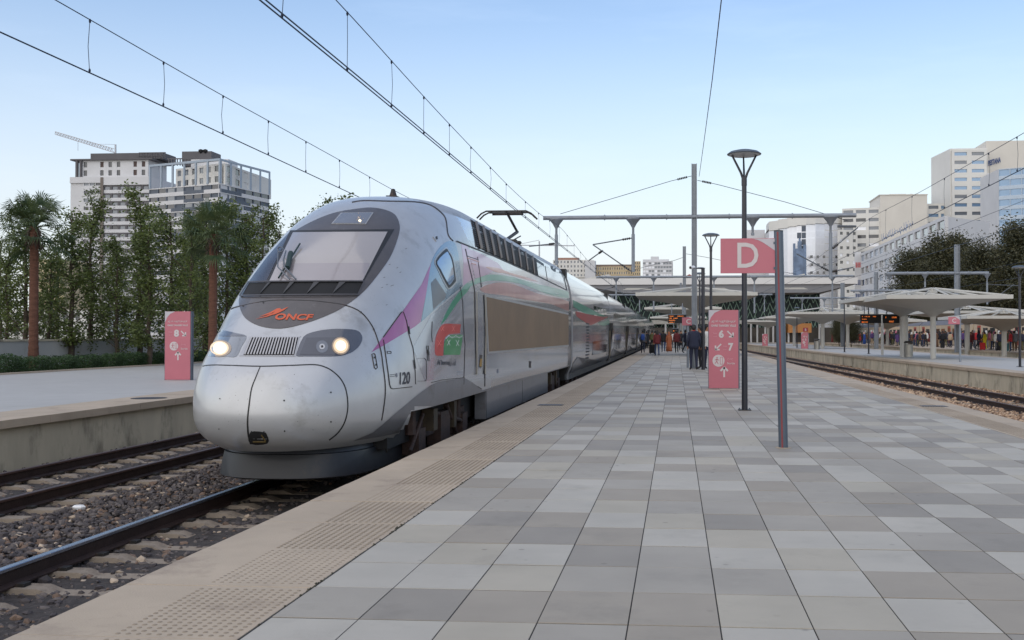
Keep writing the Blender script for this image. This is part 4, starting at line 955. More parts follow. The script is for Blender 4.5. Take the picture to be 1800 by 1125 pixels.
# letter C signs, totems and departure boards further along
def letter_sign(px0, px1, py0, py1, pole_px, foot_y, Zg, letter, label, Y=None, polemat=galv):
    y = Y or P(pole_px, foot_y, Z=Zg).y; a, b = P(px0, py0, Y=y), P(px1, py1, Y=y); pp = P(pole_px, py0, Y=y)
    t = thing('platform_letter_sign', label, 'sign', loc=(pp.x, y, Zg))
    m = MB(); m.tube((pp.x, y+.06, Zg), (pp.x, y+.06, a.z+.05), .055, 12); m.build('post', polemat, t, smooth=True)
    m = MB(); m.box((a.x, y-.025, b.z), (b.x, y+.025, a.z)); m.build('plate', pinks, t)
    w_, h_ = b.x-a.x, a.z-b.z
    m = MB(); m.prism([(a.x+w_*.6, y-.028, a.z), (b.x, y-.028, a.z-.4*h_), (b.x, y-.028, a.z)], (0, .003, 0)); m.build('corner', pinkpale, t)
    flat_text('lettering', letter, (a.x+w_*.32, y-.026, b.z+.2*h_), (w_*.36, 0, 0), (0, 0, .6*h_), signprint, t, .02)
letter_sign(1199, 1221.5, 558, 572, 1209, 600, 0, 'C', 'small pink C sign on the tiled platform left of the grey mast', Y=43.5)
letter_sign(1667, 1687, 557, 570, 1688, 636, ZC, 'C', 'small pink C sign on a thin post under the right-hand canopies')
def small_totem(px0, px1, pyb, pyt, label, cap=None):
    t = totem(px0, px1, pyb, pyt, ZC, label, [('t', '4', .3, .5, .2, .32, signprint, .05), ('t', '5', .55, .75, .38, .5, signprint, .05), ('a', .72, .26, .10, math.radians(-135)), ('a', .3, .44, .1, math.radians(135)), ('d', .4, .62, .13), ('a', .52, .8, .11, 0)])
    if cap:
        y = t.location.y; a, b = P(px0+3, pyt-8, Y=y), P(px1, pyt-1, Y=y)
        m = MB(); m.box((a.x, y, b.z), (b.x, y+.08, a.z)); m.build('cap_plate', mat('dark red sign', S(150, 40, 58), .5), t)
        flat_text('lettering', cap, (a.x+.36*(b.x-a.x), y, b.z+.18*(a.z-b.z)), (.3*(b.x-a.x), 0, 0), (0, 0, .64*(a.z-b.z)), signprint, t, .03)
small_totem(1408.5, 1420.5, 613, 584, 'small pink totem with a dark red B cap on the middle platform', 'B')
small_totem(1340, 1349.5, 608, 587, 'tiny pink totem far along the middle platform')
ledm = mat('orange led letters', (1, .3, .05), .5, emit=.24, ecol=(1, .2, .03))
def board(px0, px1, py0, py1, Y, label, rows_, pole=None):
    a, b = P(px0, py0, Y=Y), P(px1, py1, Y=Y); t = thing('departure_board', label, 'departure board', loc=((a.x+b.x)/2, Y, b.z))
    m = MB(); m.box((a.x, Y, b.z), (b.x, Y+.3, a.z)); m.build('casing', voidm, t)
    m = MB(); m.box((a.x-.04, Y-.02, a.z), (b.x+.04, Y+.34, a.z+.05)); m.build('hood', galvd, t)
    n = len(rows_); w_, h_ = b.x-a.x, a.z-b.z
    for i, s in enumerate(rows_):
        for u, ss in s: 
            wd_ = min(.9-u, .055*len(ss)); flat_text('lettering', ss, (a.x+u*w_, Y-.004, a.z-h_*(i+.8)/n), (wd_*w_*.9, 0, 0), (0, 0, h_*.38/n), ledm, t, .03)
    m = MB()
    for u in (.2, .8): m.tube((a.x+u*w_, Y+.15, a.z+.05), (a.x+u*w_, Y+.15, a.z+.7), .03, 6)
    m.build('hanger', galv, t)
board(1174.5, 1206, 553.5, 568, 62, 'wide black departure board with orange text hanging over the tiled platform', [[(.05, '14:00'), (.5, 'CASABLANCA')], [(.05, '120'), (.3, 'RABAT')], [(.05, 'KENITRA')], [(.05, 'VOIE 7')]])
board(1182, 1193, 578, 584, 100, 'tiny red-lit departure board farther down the tiled platform', [[(.1, 'VOIE'), (.5, '7')]])
board(1513, 1549, 553.5, 568, 66, 'black departure board left of the pair under the big funnel canopy', [[(.05, '4'), (.2, '14:10'), (.6, 'FES')], [(.05, 'OUJDA')], [(.05, 'MEKNES')]])
board(1553, 1586, 553.5, 568, 66, 'black departure board right of the pair, close to the canopy column', [[(.1, '5'), (.45, '15:00')], [(.3, 'RABAT')]])
# ================================================================== CATENARY
def mast(x, y, zt, label, w_=.2, group='grey catenary masts', foot=0.):
    t = thing('catenary_mast', label, 'mast', group, loc=(x, y, foot))
    m = MB(); h = w_/2
    m.box((x-h, y-h, foot), (x-h+.025, y+h, zt)).box((x+h-.025, y-h, foot), (x+h, y+h, zt)).box((x-h+.025, y-.015, foot), (x+h-.025, y+.015, zt)); m.build('mast_column', galv, t)
    m = MB(); m.box((x-h*1.8, y-h*1.8, foot), (x+h*1.8, y+h*1.8, foot+.03)); m.build('base_plate', galvd, t); return t
def beam(t, x0, x1, y, z, drops, r=.09, arms=()):
    m = MB(); m.tube((x0, y, z), (x1, y, z), r, 10); 
    for x in np.linspace(x0, x1, 6)[1:-1]: m.tube((x-.02, y, z), (x+.02, y, z), r*1.35, 10)
    m.build('beam', galv, t, smooth=True)
    for x, zb_ in drops:
        d = MB(); d.lathe([(.05, 0), (.05, .35), (.16, .55), (.30, .72), (.30, .76)], (x, y, z-.80), 12)
        d.tube((x, y, zb_), (x, y, z-.7), .07, 8); d.build('drop_post', galv, t, smooth=True)
    for pts in arms:
        a = MB(); a.path([Vector(p) for p in pts], .026, 6); a.build('cantilever_arm', galvd, t)
        i_ = MB(); A, B = Vector(pts[0]), Vector(pts[1]); 
        for k in range(4): c_ = A.lerp(B, .08+.05*k); i_.tube(c_, c_+(B-A).normalized()*.05, .048, 8)
        i_.build('insulator', dirtyblack, t)
YG = 42.8
gx = lambda px, py, Y=YG: P(px, py, Y=Y)
mt = mast(gx(1220.5, 500).x, YG, gx(1221, 288).z, 'thick grey catenary mast standing behind the two waiting people, holding the long beam', .22)
zbm = gx(1100, 382).z
def A3(*pts, Y=YG): return [tuple(gx(x, y, Y)) for x, y in pts]
beam(mt, gx(955, 382).x, gx(1505, 392).x, YG, zbm, [(gx(978, 400).x, gx(978, 466).z), (gx(1113, 400).x, gx(1113, 478).z), (gx(1323, 400).x, gx(1323, 416).z+.05), (gx(1460, 400).x, gx(1460, 490).z)],
     arms=[A3((978,428),(930,433)), A3((1113,418),(1042,430)), A3((1111,478),(1042,430)), A3((1060,440),(1035,458)), A3((1460,440),(1508,400)), A3((1460,478),(1500,470)), A3((1460,478),(1400,446))])
m = MB(); m.path(A3((1472,398),(1505,398)), .05, 6)
m.build('beam_end', galvd, mt)
# rear gantries
Y2 = 88.
mt2 = mast(gx(1203, 500, Y2).x, Y2, gx(1203, 433, Y2).z, 'second grey catenary mast farther along the tiled platform', .28)
zb2 = gx(1100, 487, Y2).z; gx2 = lambda px: gx(px, 487, Y2).x
beam(mt2, gx2(1048), gx2(1500), Y2, zb2, [(gx2(1083), zb2-3.2), (gx2(1149), zb2-2.9), (gx2(1326), zb2-3.1), (gx2(1255), zb2-1.0), (gx2(1463), zb2-3.)], .10,
     arms=[A3((1149,505),(1110,512), Y=Y2), A3((1083,503),(1055,512), Y=Y2), A3((1326,520),(1360,505), Y=Y2)])
Y3 = 130.
mt3 = mast(.6, Y3, 7.9, 'third grey catenary mast, small, under the station roof', .28)
beam(mt3, -8.5, 12, Y3, 6.4, [(-8, 4.2), (-4.6, 4.2), (4, 4.3), (11, 4.2)], .1)
mr = mast(gx(1682.5, 500, 82).x, 82, gx(1682, 430, 82).z, 'grey catenary mast in front of the dark tree mass on the right', .36)
beam(mr, gx(1560, 480, 82).x, gx(1738, 486, 82).x, 82, gx(1682, 480, 82).z, [(gx(1626, 480, 82).x, gx(1626, 505, 82).z), (gx(1735, 480, 82).x, gx(1735, 535, 82).z), (gx(1563, 480, 82).x, gx(1563, 500, 82).z)], .12,
     arms=[A3((1735,534),(1782,500), Y=82), A3((1735,500),(1790,502), Y=82), A3((1626,505),(1590,520), Y=82)])
mr2 = mast(gx(1540, 500, 100).x, 100, gx(1540, 478, 100).z, 'grey catenary mast left of the big funnel canopy', .36)
beam(mr2, gx(1495, 512, 100).x, gx(1640, 512, 100).x, 100, gx(1500, 511, 100).z, [(gx(1515, 480, 100).x, gx(1515, 540, 100).z)], .1)
mr3 = mast(gx(1481, 500, 120).x, 120, gx(1481, 497, 120).z, 'short grey catenary mast before the cream hotel block', .42)
beam(mr3, gx(1389, 524, 120).x, gx(1560, 508, 120).x, 120, gx(1400, 524, 120).z, [(gx(1410, 524, 120).x, gx(1410, 552, 120).z), (gx(1449, 524, 120).x, gx(1449, 545, 120).z)], .1)

def wire(name, pts, r, label, cat='overhead wire', drops=None, group=None):
    m = MB(); m.path(pts, r, 5); o = m.build(name, wirem, smooth=True); tag(o, label, cat, group)
    if drops:
        for a, b in drops:
            d = MB(); mid = (Vector(a)+Vector(b))/2+Vector((random.uniform(-.03, .03), 0, 0)); d.path([a, mid, b], .005, 4)
            d.lathe([(.012, 0), (.02, .03), (.012, .06)], tuple(Vector(a)-Vector((0, 0, .05))), 6); d.lathe([(.012, 0), (.02, .03), (.012, .06)], tuple(b), 6)
            d.build('dropper', wirem, o)
    return o
def prof(tab): return lambda Y: float(np.interp(Y, [a for a, _ in tab], [b for _, b in tab]))
def smoothp(tab):
    f = prof(tab); return lambda Y: sum(f(Y+d) for d in np.linspace(-2.2, 2.2, 9))/9
def catenary(x, mz, cz, y0, y1, dlist, lab, twin=False, r=.011, rm=.008):
    Ys = np.concatenate([np.arange(y0, min(48, y1), 1.2), np.arange(min(48, y1), y1, 4)])
    X = x if callable(x) else (lambda y: x)
    mfn = [(X(y), y, mz(y)) for y in Ys]; cfn = [(X(y), y, cz(y)) for y in Ys]
    dr = [((X(y), y, mz(y)), (X(y), y, cz(y))) for y in dlist]
    wire('messenger_wire', mfn, rm, 'upper wire of the pair '+lab, drops=dr)
    wire('contact_wire', cfn, r, 'lower wire of the pair '+lab)
    if twin: wire('contact_wire', [(a+.07, b, c) for a, b, c in cfn], r, 'second lower wire running close beside its twin '+lab)
mzt = smoothp([(2, 6.45), (14.8, 6.2), (17.5, 6.08), (19.8, 5.98), (24.5, 5.85), (30, 5.7), (37, 5.7), (43, 5.95), (55, 5.5), (65, 5.35), (75, 5.5), (88, 6.0), (110, 5.4), (130, 6.0), (170, 5.6)])
czt = smoothp([(2, 5.36), (16, 5.3), (30, 5.17), (60, 5.1), (170, 5.1)])
catenary(XC, mzt, czt, 2, 165, [P(px, 200, X=XC).y for px in (495, 610, 688, 745, 790, 828, 862, 890)]+list(np.arange(33, 120, 3.2)), 'over the silver train', True)
XL = -8.72
catenary(XL, smoothp([(2, 6.3), (15, 6.1), (18, 6.02), (25, 5.95), (32, 5.85), (43, 6.0), (65, 5.5), (88, 6.0)]), czt, 2, 120, [P(px, 200, X=XL).y for px in (157, 287, 392, 472, 538, 597, 650)], 'over the empty left-hand track')
rX = lambda y: 7.95
catenary(rX, smoothp([(5, 6.2), (18, 6.0), (25, 6.02), (35, 6.05), (43, 6.2), (65, 5.5), (88, 6.0), (130, 6.0)]), smoothp([(5, 5.3), (23, 5.22), (40, 5.05), (100, 5.1), (160, 5.1)]), 5, 150,
         [P(px, 300, X=7.95).y for px in (1788, 1738, 1660, 1603, 1557, 1528, 1500)], 'over the brown right-hand track')
catenary(lambda y: 12.3-.01*y, lambda y: 5.95+.1*math.sin(y*.07), lambda y: 5.15, 10, 150, [], 'above the middle platform edge, low on the right')
catenary(lambda y: EC(y)+11.4, lambda y: 6.2, lambda y: 5.2, 60, 150, [], 'over the farthest right-hand track')
fw_ = [tuple(P(px, py, Y=Y)) for px, py, Y in ((1276, -60, 14), (1268, 0, 16.6), (1252, 140, 22.5), (1240, 230, 31), (1229, 310, YG))]
wire('feeder_wire', fw_, .010, 'single steep wire coming down from the top edge to the thick mast head')
for pts, lb in ((A3((1217,309),(1180,318),(1090,345),(985,376)), 'thin stay wire sloping from the thick mast head down to the left beam end'), (A3((1226,317),(1260,324),(1380,355),(1490,388)), 'thin stay wire sloping from the thick mast head down to the right beam end')):
    o = wire('stay_wire', pts, .012, lb, 'stay wire')
    i_ = MB(); A, B = Vector(pts[0]), Vector(pts[1])
    for k in range(6): c_ = A.lerp(B, .25+.08*k); i_.tube(c_, c_+(B-A).normalized()*.05, .045, 8)
    i_.build('insulator', dirtyblack, o)
for pts, lb in ((A3((1202,452),(1185,458),(1150,465),(1100,478), Y=Y2), 'faint stay wire left of the second mast'), (A3((1205,446),(1240,452),(1330,470),(1400,482), Y=Y2), 'faint stay wire right of the second mast')):
    wire('stay_wire', pts, .018, lb, 'stay wire')

# ================================================================== CANOPIES
def canopy_proto():
    t = thing('funnel_canopy', 'x', 'canopy', 'pale funnel canopies')
    W_ = 3.85; m = MB(); n = 12
    # inverted funnel: square rim running down to a round column, thin shell with an outer band
    def ring(k, z, rnd):
        pts = []
        for i in range(32):
            a = 2*math.pi*(i+.5)/32; c_, s_ = math.cos(a), math.sin(a); sq = 1/max(abs(c_), abs(s_))
            r = k*((1-rnd)*sq+rnd); pts.append((r*c_, r*s_, z))
        return pts
    lv_ = [(W_, 0, 0), (W_*.99, -.01, .0), (W_*.8, -.12, .03), (W_*.55, -.29, .1), (W_*.36, -.45, .3), (W_*.2, -.64, .7), (.30, -.84, 1), (.20, -.92, 1)]
    vs = [p for k, z, r in lv_ for p in ring(k, z, r)]
    m.add(vs, [(i*32+j, i*32+(j+1) % 32, (i+1)*32+(j+1) % 32, (i+1)*32+j)[::1] for i in range(len(lv_)-1) for j in range(32)])
    m.build('funnel', canopy_u, t, smooth=True)
    m = MB()
    for s in (-1, 1): m.box((-W_-.04, s*W_-.04, -.02), (W_+.04, s*W_+.04, .20)).box((s*W_-.04, -W_+.04, -.02), (s*W_+.04, W_-.04, .20))
    m.build('rim', canopy_m, t)
    m = MB(); m.prism([(-W_+.05, -W_+.05, .1), (W_-.05, -W_+.05, .1), (W_-.05, W_-.05, .1), (-W_+.05, W_-.05, .1)], (0, 0, .02)); m.build('deck', canopy_m, t)
    m = MB()
    for a in range(8):
        c_, s_ = math.cos(a*math.pi/4), math.sin(a*math.pi/4); k = W_*(1 if a % 2 == 0 else 1.38); m.tube((c_*k*.96, s_*k*.96, .17), (c_*.15, s_*.15, .68), .055, 6)
    m.lathe([(.3, 0), (.3, .2), (.12, .3)], (0, 0, .42), 10); m.build('stay', canopy_m, t)
    m = MB(); m.lathe([(.19, -3.6), (.19, -.9), (.26, -.84)], (0, 0, 0), 16); m.build('column', canopy_m, t, smooth=True)
    return t
cpro = canopy_proto(); ctree = cache_tree(cpro)
cans = [(1222, 523, 70, 1, 'wide funnel canopy over the tiled platform, behind the thick grey mast'), (1200, 545, 108, 1, 'second funnel canopy over the tiled platform, behind the departure board'), (1192, 560, 146, 1, 'third and smallest funnel canopy at the far end of the tiled platform'),
        (1640, 528, 60, .86, 'biggest funnel canopy on the middle platform, nearest on the right'), (1586, 531, 66, .86, 'funnel canopy half hidden behind the biggest one, left of its column'),
        (1446, 553, 103, 1, 'medium funnel canopy right of the D sign post'), (1396, 560, 128, 1, 'small funnel canopy just right of the D sign post'), (1350, 566, 158, 1, 'tiny funnel canopy left of the D sign post'),
        (1700, 552, 92, 1.15, 'low wide funnel canopy on the crowded platform at the right'), (1490, 556, 118, 1, 'funnel canopy on the crowded platform above the people left of the boards'), (1560, 566, 132, 1, 'distant funnel canopy on the crowded platform, darker beneath the boards'), (1765, 561, 80, 1, 'funnel canopy at the right edge in front of the beige and red train')]
for i, (px, py, Y, sc, lb) in enumerate(cans):
    p = P(px, py, Y=Y); rz = 0 if px < 1300 else .02
    if i == 0: cpro.location = p; cpro['label'] = lb
    else: dup(ctree, p, rz, lb, scale=(sc, sc, 1))
# bins
for px, py, lb in ((1597, 629, 'steel litter bin beside the canopy columns on the middle platform'), (1436, 615, 'small steel litter bin by the medium canopy columns')):
    q_ = P(px, py, Z=ZC); t = thing('litter_bin', lb, 'bin', loc=tuple(q_)); s = 1
    m = MB(); m.lathe([(.26, .05), (.26, .78), (.24, .8)], tuple(q_), 16); m.build('bin_body', mat('brushed steel', S(150, 148, 142), .35, .8, .08), t, smooth=True)
    m = MB(); m.lathe([(.27, .86), (.27, .92), (.2, 1.0)], tuple(q_), 16); m.tube((q_.x-.2, q_.y, .7+ZC), (q_.x-.2, q_.y, .9+ZC), .02).tube((q_.x+.2, q_.y, .7+ZC), (q_.x+.2, q_.y, .9+ZC), .02); m.build('lid', dirtyblack, t)
q_ = P(1569, 636, Z=ZC)
# service columns under the canopies
for px, py, pt_, lb in ((1591, 628, 556, 'plain pale column left of the litter bin on the middle platform'), (1551, 624, 552, 'thin white post between the two departure boards')):
    q_ = P(px, py, Z=ZC); zt = P(px, pt_, Y=q_.y).z; m = MB(); m.lathe([(.19 if px == 1591 else .09, 0), (.19 if px == 1591 else .09, zt-ZC)], (q_.x, q_.y, ZC), 14)
    tag(m.build('column', canopy_m, smooth=True), lb, 'column')
# ================================================================== BUILDINGS
def bpart(root, name, m, mats): return m.build(name, mats, root)
_pane = {}
def pane_mesh(m):
    if m.name not in _pane:
        mb = MB(); mb.box((0, 0, 0), (1, .06, 1)); me = mb.mesh('window'); me.materials.append(m); _pane[m.name] = me
    return _pane[m.name]
WN = {}
def facade(root, A, B, z0, z1, nf, nc, wallm, glass, wu=(.15, .85), wv=(.3, .8), depth=.35, skip=None, bandm=None, pier=None, maxw=280):
    """wall between two ground points with recessed window openings; every window is a part"""
    A, B = Vector((*A, 0)), Vector((*B, 0)); d = (B-A); Ln = d.length; u = d/Ln; n = Vector((u.y, -u.x, 0))   # n points outward (towards camera side)
    if n.dot(Vector((0, 0, 0))-A) < 0: n = -n
    fh = (z1-z0)/nf; cw_ = Ln/nc; mb = MB(); mm = [wallm, bandm or wallm, pier or wallm]
    for f in range(nf):
        zb_, zt_ = z0+f*fh+wv[0]*fh, z0+f*fh+wv[1]*fh
        mb.obox(A+Vector((0, 0, z0+f*fh)), u*Ln, -n*(depth+.05), Vector((0, 0, wv[0]*fh)), 1 if bandm else 0)
        mb.obox(A+Vector((0, 0, zt_)), u*Ln, -n*(depth+.05), Vector((0, 0, (1-wv[1])*fh)), 0)
        x = 0
        for c in range(nc):
            a0, a1 = c*cw_+wu[0]*cw_, c*cw_+wu[1]*cw_
            mb.obox(A+u*x+Vector((0, 0, zb_)), u*(a0-x), -n*(depth+.05), Vector((0, 0, zt_-zb_)), 2); x = a1
            if (skip and skip(f, c)): mb.obox(A+u*a0+Vector((0, 0, zb_)), u*(a1-a0), -n*(depth+.05), Vector((0, 0, zt_-zb_)), 2); continue
            g_ = glass[random.randrange(len(glass))] if isinstance(glass, list) else glass
            nw = WN.get(root.name, 0)
            o = link('window', pane_mesh(g_), root); WN[root.name] = nw+1
            M_ = Matrix((u*(a1-a0), -n, Vector((0, 0, zt_-zb_)))).transposed().to_4x4(); M_.translation = A+u*a0-n*(depth-.08)+Vector((0, 0, zb_))-Vector(root.location)
            o.matrix_local = M_
        mb.obox(A+u*x+Vector((0, 0, zb_)), u*(Ln-x), -n*(depth+.05), Vector((0, 0, zt_-zb_)), 2)
    mb.obox(A-n*(depth+.06)+Vector((0, 0, z0)), u*Ln, -n*.2, Vector((0, 0, z1-z0)), 0)
    return mb.build('wall', mm, root)
def core(root, poly, z0, z1, m, name='building_core'):
    mb = MB(); mb.prism([(x, y, z0) for x, y in poly], (0, 0, z1-z0)); return mb.build(name, m, root)
def px2(px, Y): p = P(px, 588, Y=Y); return (p.x, p.y)
def pz(px, py, Y): return P(px, py, Y=Y).z
def bthing(px, Y, label, name='tower_block', cat='building'): p = px2(px, Y); return thing(name, label, cat, loc=(p[0], p[1], -.8))
def boxb(root, px0, px1, py0, py1, Y, D, m, name='block'):      # simple volume, near face at Y
    a, b = px2(px0, Y), px2(px1, Y); z0, z1 = pz((px0+px1)/2, py1, Y), pz((px0+px1)/2, py0, Y)
    mb = MB(); mb.box((a[0], Y, z0), (b[0], Y+D, z1)); return mb.build(name, m, root)
# --- left towers
t = bthing(190, 372, 'white and brown high-rise with a crane on top, left of its darker twin')
Y = 372
xA = [px2(p_, Y)[0] for p_ in (121.5, 145, 176, 181, 260)]
zt = pz(190, 311, Y); zg = -.8
facade(t, (xA[1], Y-.1), (xA[2], Y-.1), 1, zt-1.2, 19, 3, whiteb, [greyglass, darkwin], (.08, .92), (.35, .75), bandm=whiteb)
facade(t, (xA[3], Y-.1), (xA[4]+.5, Y-.1), 1, zt-3.2, 19, 6, greyb, [greyglass, darkwin, greyglass], (.1, .8), (.42, .85), bandm=whiteb)
mb = MB(); mb.box((xA[0], Y+.3, zg), (xA[1]-.01, Y+20, zt)).box((xA[1], Y+.31, zg), (xA[4]+.5, Y+20, zt-.01)); mb.build('building_core', whiteb, t)
mb = MB(); mb.box((xA[2]+.01, Y-.6, zg), (xA[3]-.01, Y+.2, zt-.2)); mb.build('recess_strip', mat('brown grey', S(112, 104, 98), .8), t)
mb = MB(); mb.box((xA[3], Y-.4, zt-3.1), (xA[4]+.6, Y+.29, zt)).box((xA[0], Y-.3, zt-2.2), (xA[2], Y+.28, zt+.05)); mb.build('parapet', whiteb, t)
# penthouse with openings
ph0, ph1 = px2(142, Y+1)[0], px2(259, Y+1)[0]; z0, z1 = zt+.02, pz(200, 281, Y)
facade(t, (ph0, Y+1), (ph1, Y+1), z0, z1, 2, 8, whiteb, [darkwin, mat('brown opening', S(86, 72, 68), .8)], (.2, .62), (.2, .85), skip=lambda f, c: c in (1, 5))
core(t, [(ph0, Y+1.5), (ph1, Y+1.5), (ph1, Y+15), (ph0, Y+15)], z0, z1-.01, whiteb)
mb = MB(); x0 = px2(121, Y)[0]; mb.box((x0, Y, z1), (ph1+2, Y+16, z1+.55)); 
for px_ in (132, 139): xx = px2(px_, Y)[0]; mb.box((xx-.5, Y+.2, z0), (xx+.3, Y+1.2, z1))
mb.build('roof_frame', greyb, t)
boxb(t, 157, 285, 269, 280, Y+4, 10, greyb, 'plant_room')
mb = MB()
for k in range(11): xx = px2(238+k*4.6, Y)[0]; mb.box((xx, Y+1.5, z1+.6), (xx+.25, Y+1.8, z1+2.6))
mb.box((px2(238, Y)[0], Y+1.5, z1+2.6), (px2(285, Y)[0], Y+2, z1+2.95)).box((px2(238, Y)[0], Y+1.5, z1+1.4), (px2(285, Y)[0], Y+2, z1+1.6)); mb.build('roof_trellis', greyb, t)
mb = MB()
for px_ in (205, 212, 220, 232): xx = px2(px_, Y)[0]; mb.box((xx-.6, Y+6, z1+2.3), (xx+.6, Y+7, z1+3.4))
mb.build('roof_vent', greyb, t)
# crane
t = thing('tower_crane', 'pale lattice crane leaning out over the roof of the left high-rise', 'crane', loc=(px2(200, 380)[0], 380, -.8)); m = MB()
Ac, Bc = P(200, 268, Y=380), P(97, 236, Y=380); up = Vector((0, 0, 1.4)); up2 = Vector((0, 1.2, 0))
m.tube(Ac, Bc, .2, 4); m.tube(Ac+up, Bc+up*.7, .2, 4); m.tube(Ac+up2, Bc+up2, .2, 4)
for k in range(22):
    a_, b_ = Ac.lerp(Bc, k/22), Ac.lerp(Bc, (k+1)/22); m.tube(a_, b_+up*(1-.3*k/22), .11, 4); m.tube(b_+up*(1-.3*k/22), b_, .11, 4)
m.build('jib', mat('crane paint', S(170, 172, 178), .5, .2), t)
m = MB(); C2 = P(203, 254, Y=380); m.tube(P(203, 276, Y=380), C2, .35, 4); m.tube(C2, P(160, 253, Y=380), .08, 4); m.tube(P(137, 249, Y=380), P(137, 265, Y=380), .08, 4); m.build('crane_mast', mat('crane paint', (0,0,0)), t)
# right-hand twin
t = bthing(385, 360, 'white, grey and slate banded high-rise, right of the two left towers')
c0 = px2(385, 356); a0 = px2(260.5, 368); b0 = px2(472.5, 386)
ztb = pz(385, 322, 356)
sk = lambda f, c: False
facade(t, a0, c0, 1, ztb, 18, 8, whiteb, [darkwin, slateb, darkwin, greyglass], (.06, .94), (.36, .88), pier=slateb)
facade(t, c0, b0, 1, ztb, 18, 6, whiteb, [darkwin, slateb, darkwin, greyglass], (.06, .94), (.36, .88), pier=slateb)
inn = lambda p_, k: (p_[0], p_[1]+k)
core(t, [inn(a0, .9), inn(c0, .9), (b0[0]-.6, b0[1]+.2), (b0[0]-7, b0[1]+11), (a0[0]-4, a0[1]+18)], zg, ztb-.02, whiteb)
# slate spandrel panels, as blocks stepping down
mb = MB(); ua = Vector((c0[0]-a0[0], c0[1]-a0[1], 0)); ub = Vector((b0[0]-c0[0], b0[1]-c0[1], 0)); fh = (ztb-1)/18
for f in range(18):
    if f % 2 == 0 or True:
        z_ = 1+f*fh
        for (O, U, s0, s1) in ((a0, ua, .5, .78) if f % 3 else (a0, ua, .32, .78), (c0, ub, .0, .42) if f % 2 else (c0, ub, .12, .6)):
            O = Vector((*O, 0)); n_ = Vector((U.y, -U.x, 0)).normalized()
            if n_.y > 0: n_ = -n_
            mb.obox(O+U*s0+n_*.06+Vector((0, 0, z_)), U*(s1-s0), -n_*.05, Vector((0, 0, fh*.40)))
mb.build('slate_panel', slateb, t)
# upper frame storeys
zu = pz(385, 293, 356)
mb = MB(); nrm = Vector((0, -1, 0))
for (O, U) in ((a0, ua), (c0, ub)):
    O = Vector((*O, 0)); mb.obox(O+Vector((0, -.3, zu+2.2)), U, Vector((0, 1.2, 0)), Vector((0, 0, .8)))
    for k in range(7 if U is ua else 6):
        s = k/(6 if U is ua else 5); mb.obox(O+U*(s*.985)+Vector((0, -.25, ztb)), U.normalized()*.7, Vector((0, .8, 0)), Vector((0, 0, zu+2.2-ztb)))
mb.build('roof_frame', mat('blue grey frame', S(150, 162, 175), .6), t)
facade(t, (a0[0]+9, a0[1]+2.6), (c0[0]-1, c0[1]+3), ztb+.1, zu+1.8, 2, 6, creamb, [darkwin, greyglass], (.2, .7), (.25, .8))
facade(t, (c0[0]+.5, c0[1]+3.4), (b0[0]-5, b0[1]+1), ztb+.1, zu+1.8, 2, 4, creamb, [darkwin, greyglass], (.2, .7), (.25, .8))
core(t, [(a0[0]+9, a0[1]+3.2), (c0[0], c0[1]+3.8), (b0[0]-5, b0[1]+2), (b0[0]-5, b0[1]+14), (a0[0]+9, a0[1]+14)], ztb, zu+1.9, creamb)
boxb(t, 318, 370, 266, 292, 372, 8, greyb, 'plant_room'); boxb(t, 334, 400, 280, 296, 366, 8, whiteb, 'plant_room')
mb = MB(); 
for px_ in (353, 361): p_ = P(px_, 265, Y=372); mb.lathe([(.2, -1), (.9, -.3), (.9, .3), (.2, .6)], tuple(p_), 8)
mb.build('roof_tank', voidm, t)
mb = MB(); 
for px_ in range(294, 332, 5): xx = px2(px_, 369)[0]; mb.box((xx, 369, zu+2.8), (xx+.3, 369.3, zu+5.2))
mb.box((px2(292, 369)[0], 369, zu+5.2), (px2(336, 369)[0], 369.4, zu+5.6)); mb.build('roof_trellis', greyb, t)
# low pale buildings behind the left trees
t = bthing(100, 300, 'low beige apartment block glimpsed between the palms and poplars', 'apartment_block')
facade(t, px2(62, 300), px2(112, 300), 0, pz(80, 456, 300), 6, 6, beige, [darkwin], (.25, .7), (.3, .8)); a_ = px2(62, 300.8); b_ = px2(112, 300.8)
core(t, [a_, b_, (b_[0], 315), (a_[0], 315)], zg, pz(80, 456, 300)-.1, beige)
t = bthing(-30, 260, 'long low pale building behind the trees at the left edge', 'low_building')
facade(t, px2(-150, 260), px2(190, 262), 0, pz(30, 545, 260), 2, 16, creamb, [darkwin], (.3, .7), (.3, .8)); a_ = px2(-150, 260.8); b_ = px2(190, 262.8)
core(t, [a_, b_, (b_[0], 275), (a_[0], 275)], zg, pz(30, 545, 260)-.1, creamb)
# boundary wall
bw = thing('boundary_wall', 'low pale concrete wall behind the hedge on the left', 'wall', loc=(-26.5, 60, -.3))
for k in range(44):
    m = MB(); m.box((-26.62, 20+k*4+.01, -.3), (-26.45, 24+k*4-.01, 1.12)); m.build('wall_panel', mat('pale wall', S(168, 168, 164), .85, 0, .1, .8, var2=.08), bw)
m = MB(); m.box((-26.68, 20, 1.121), (-26.40, 196, 1.2)); m.build('coping', concw, bw)

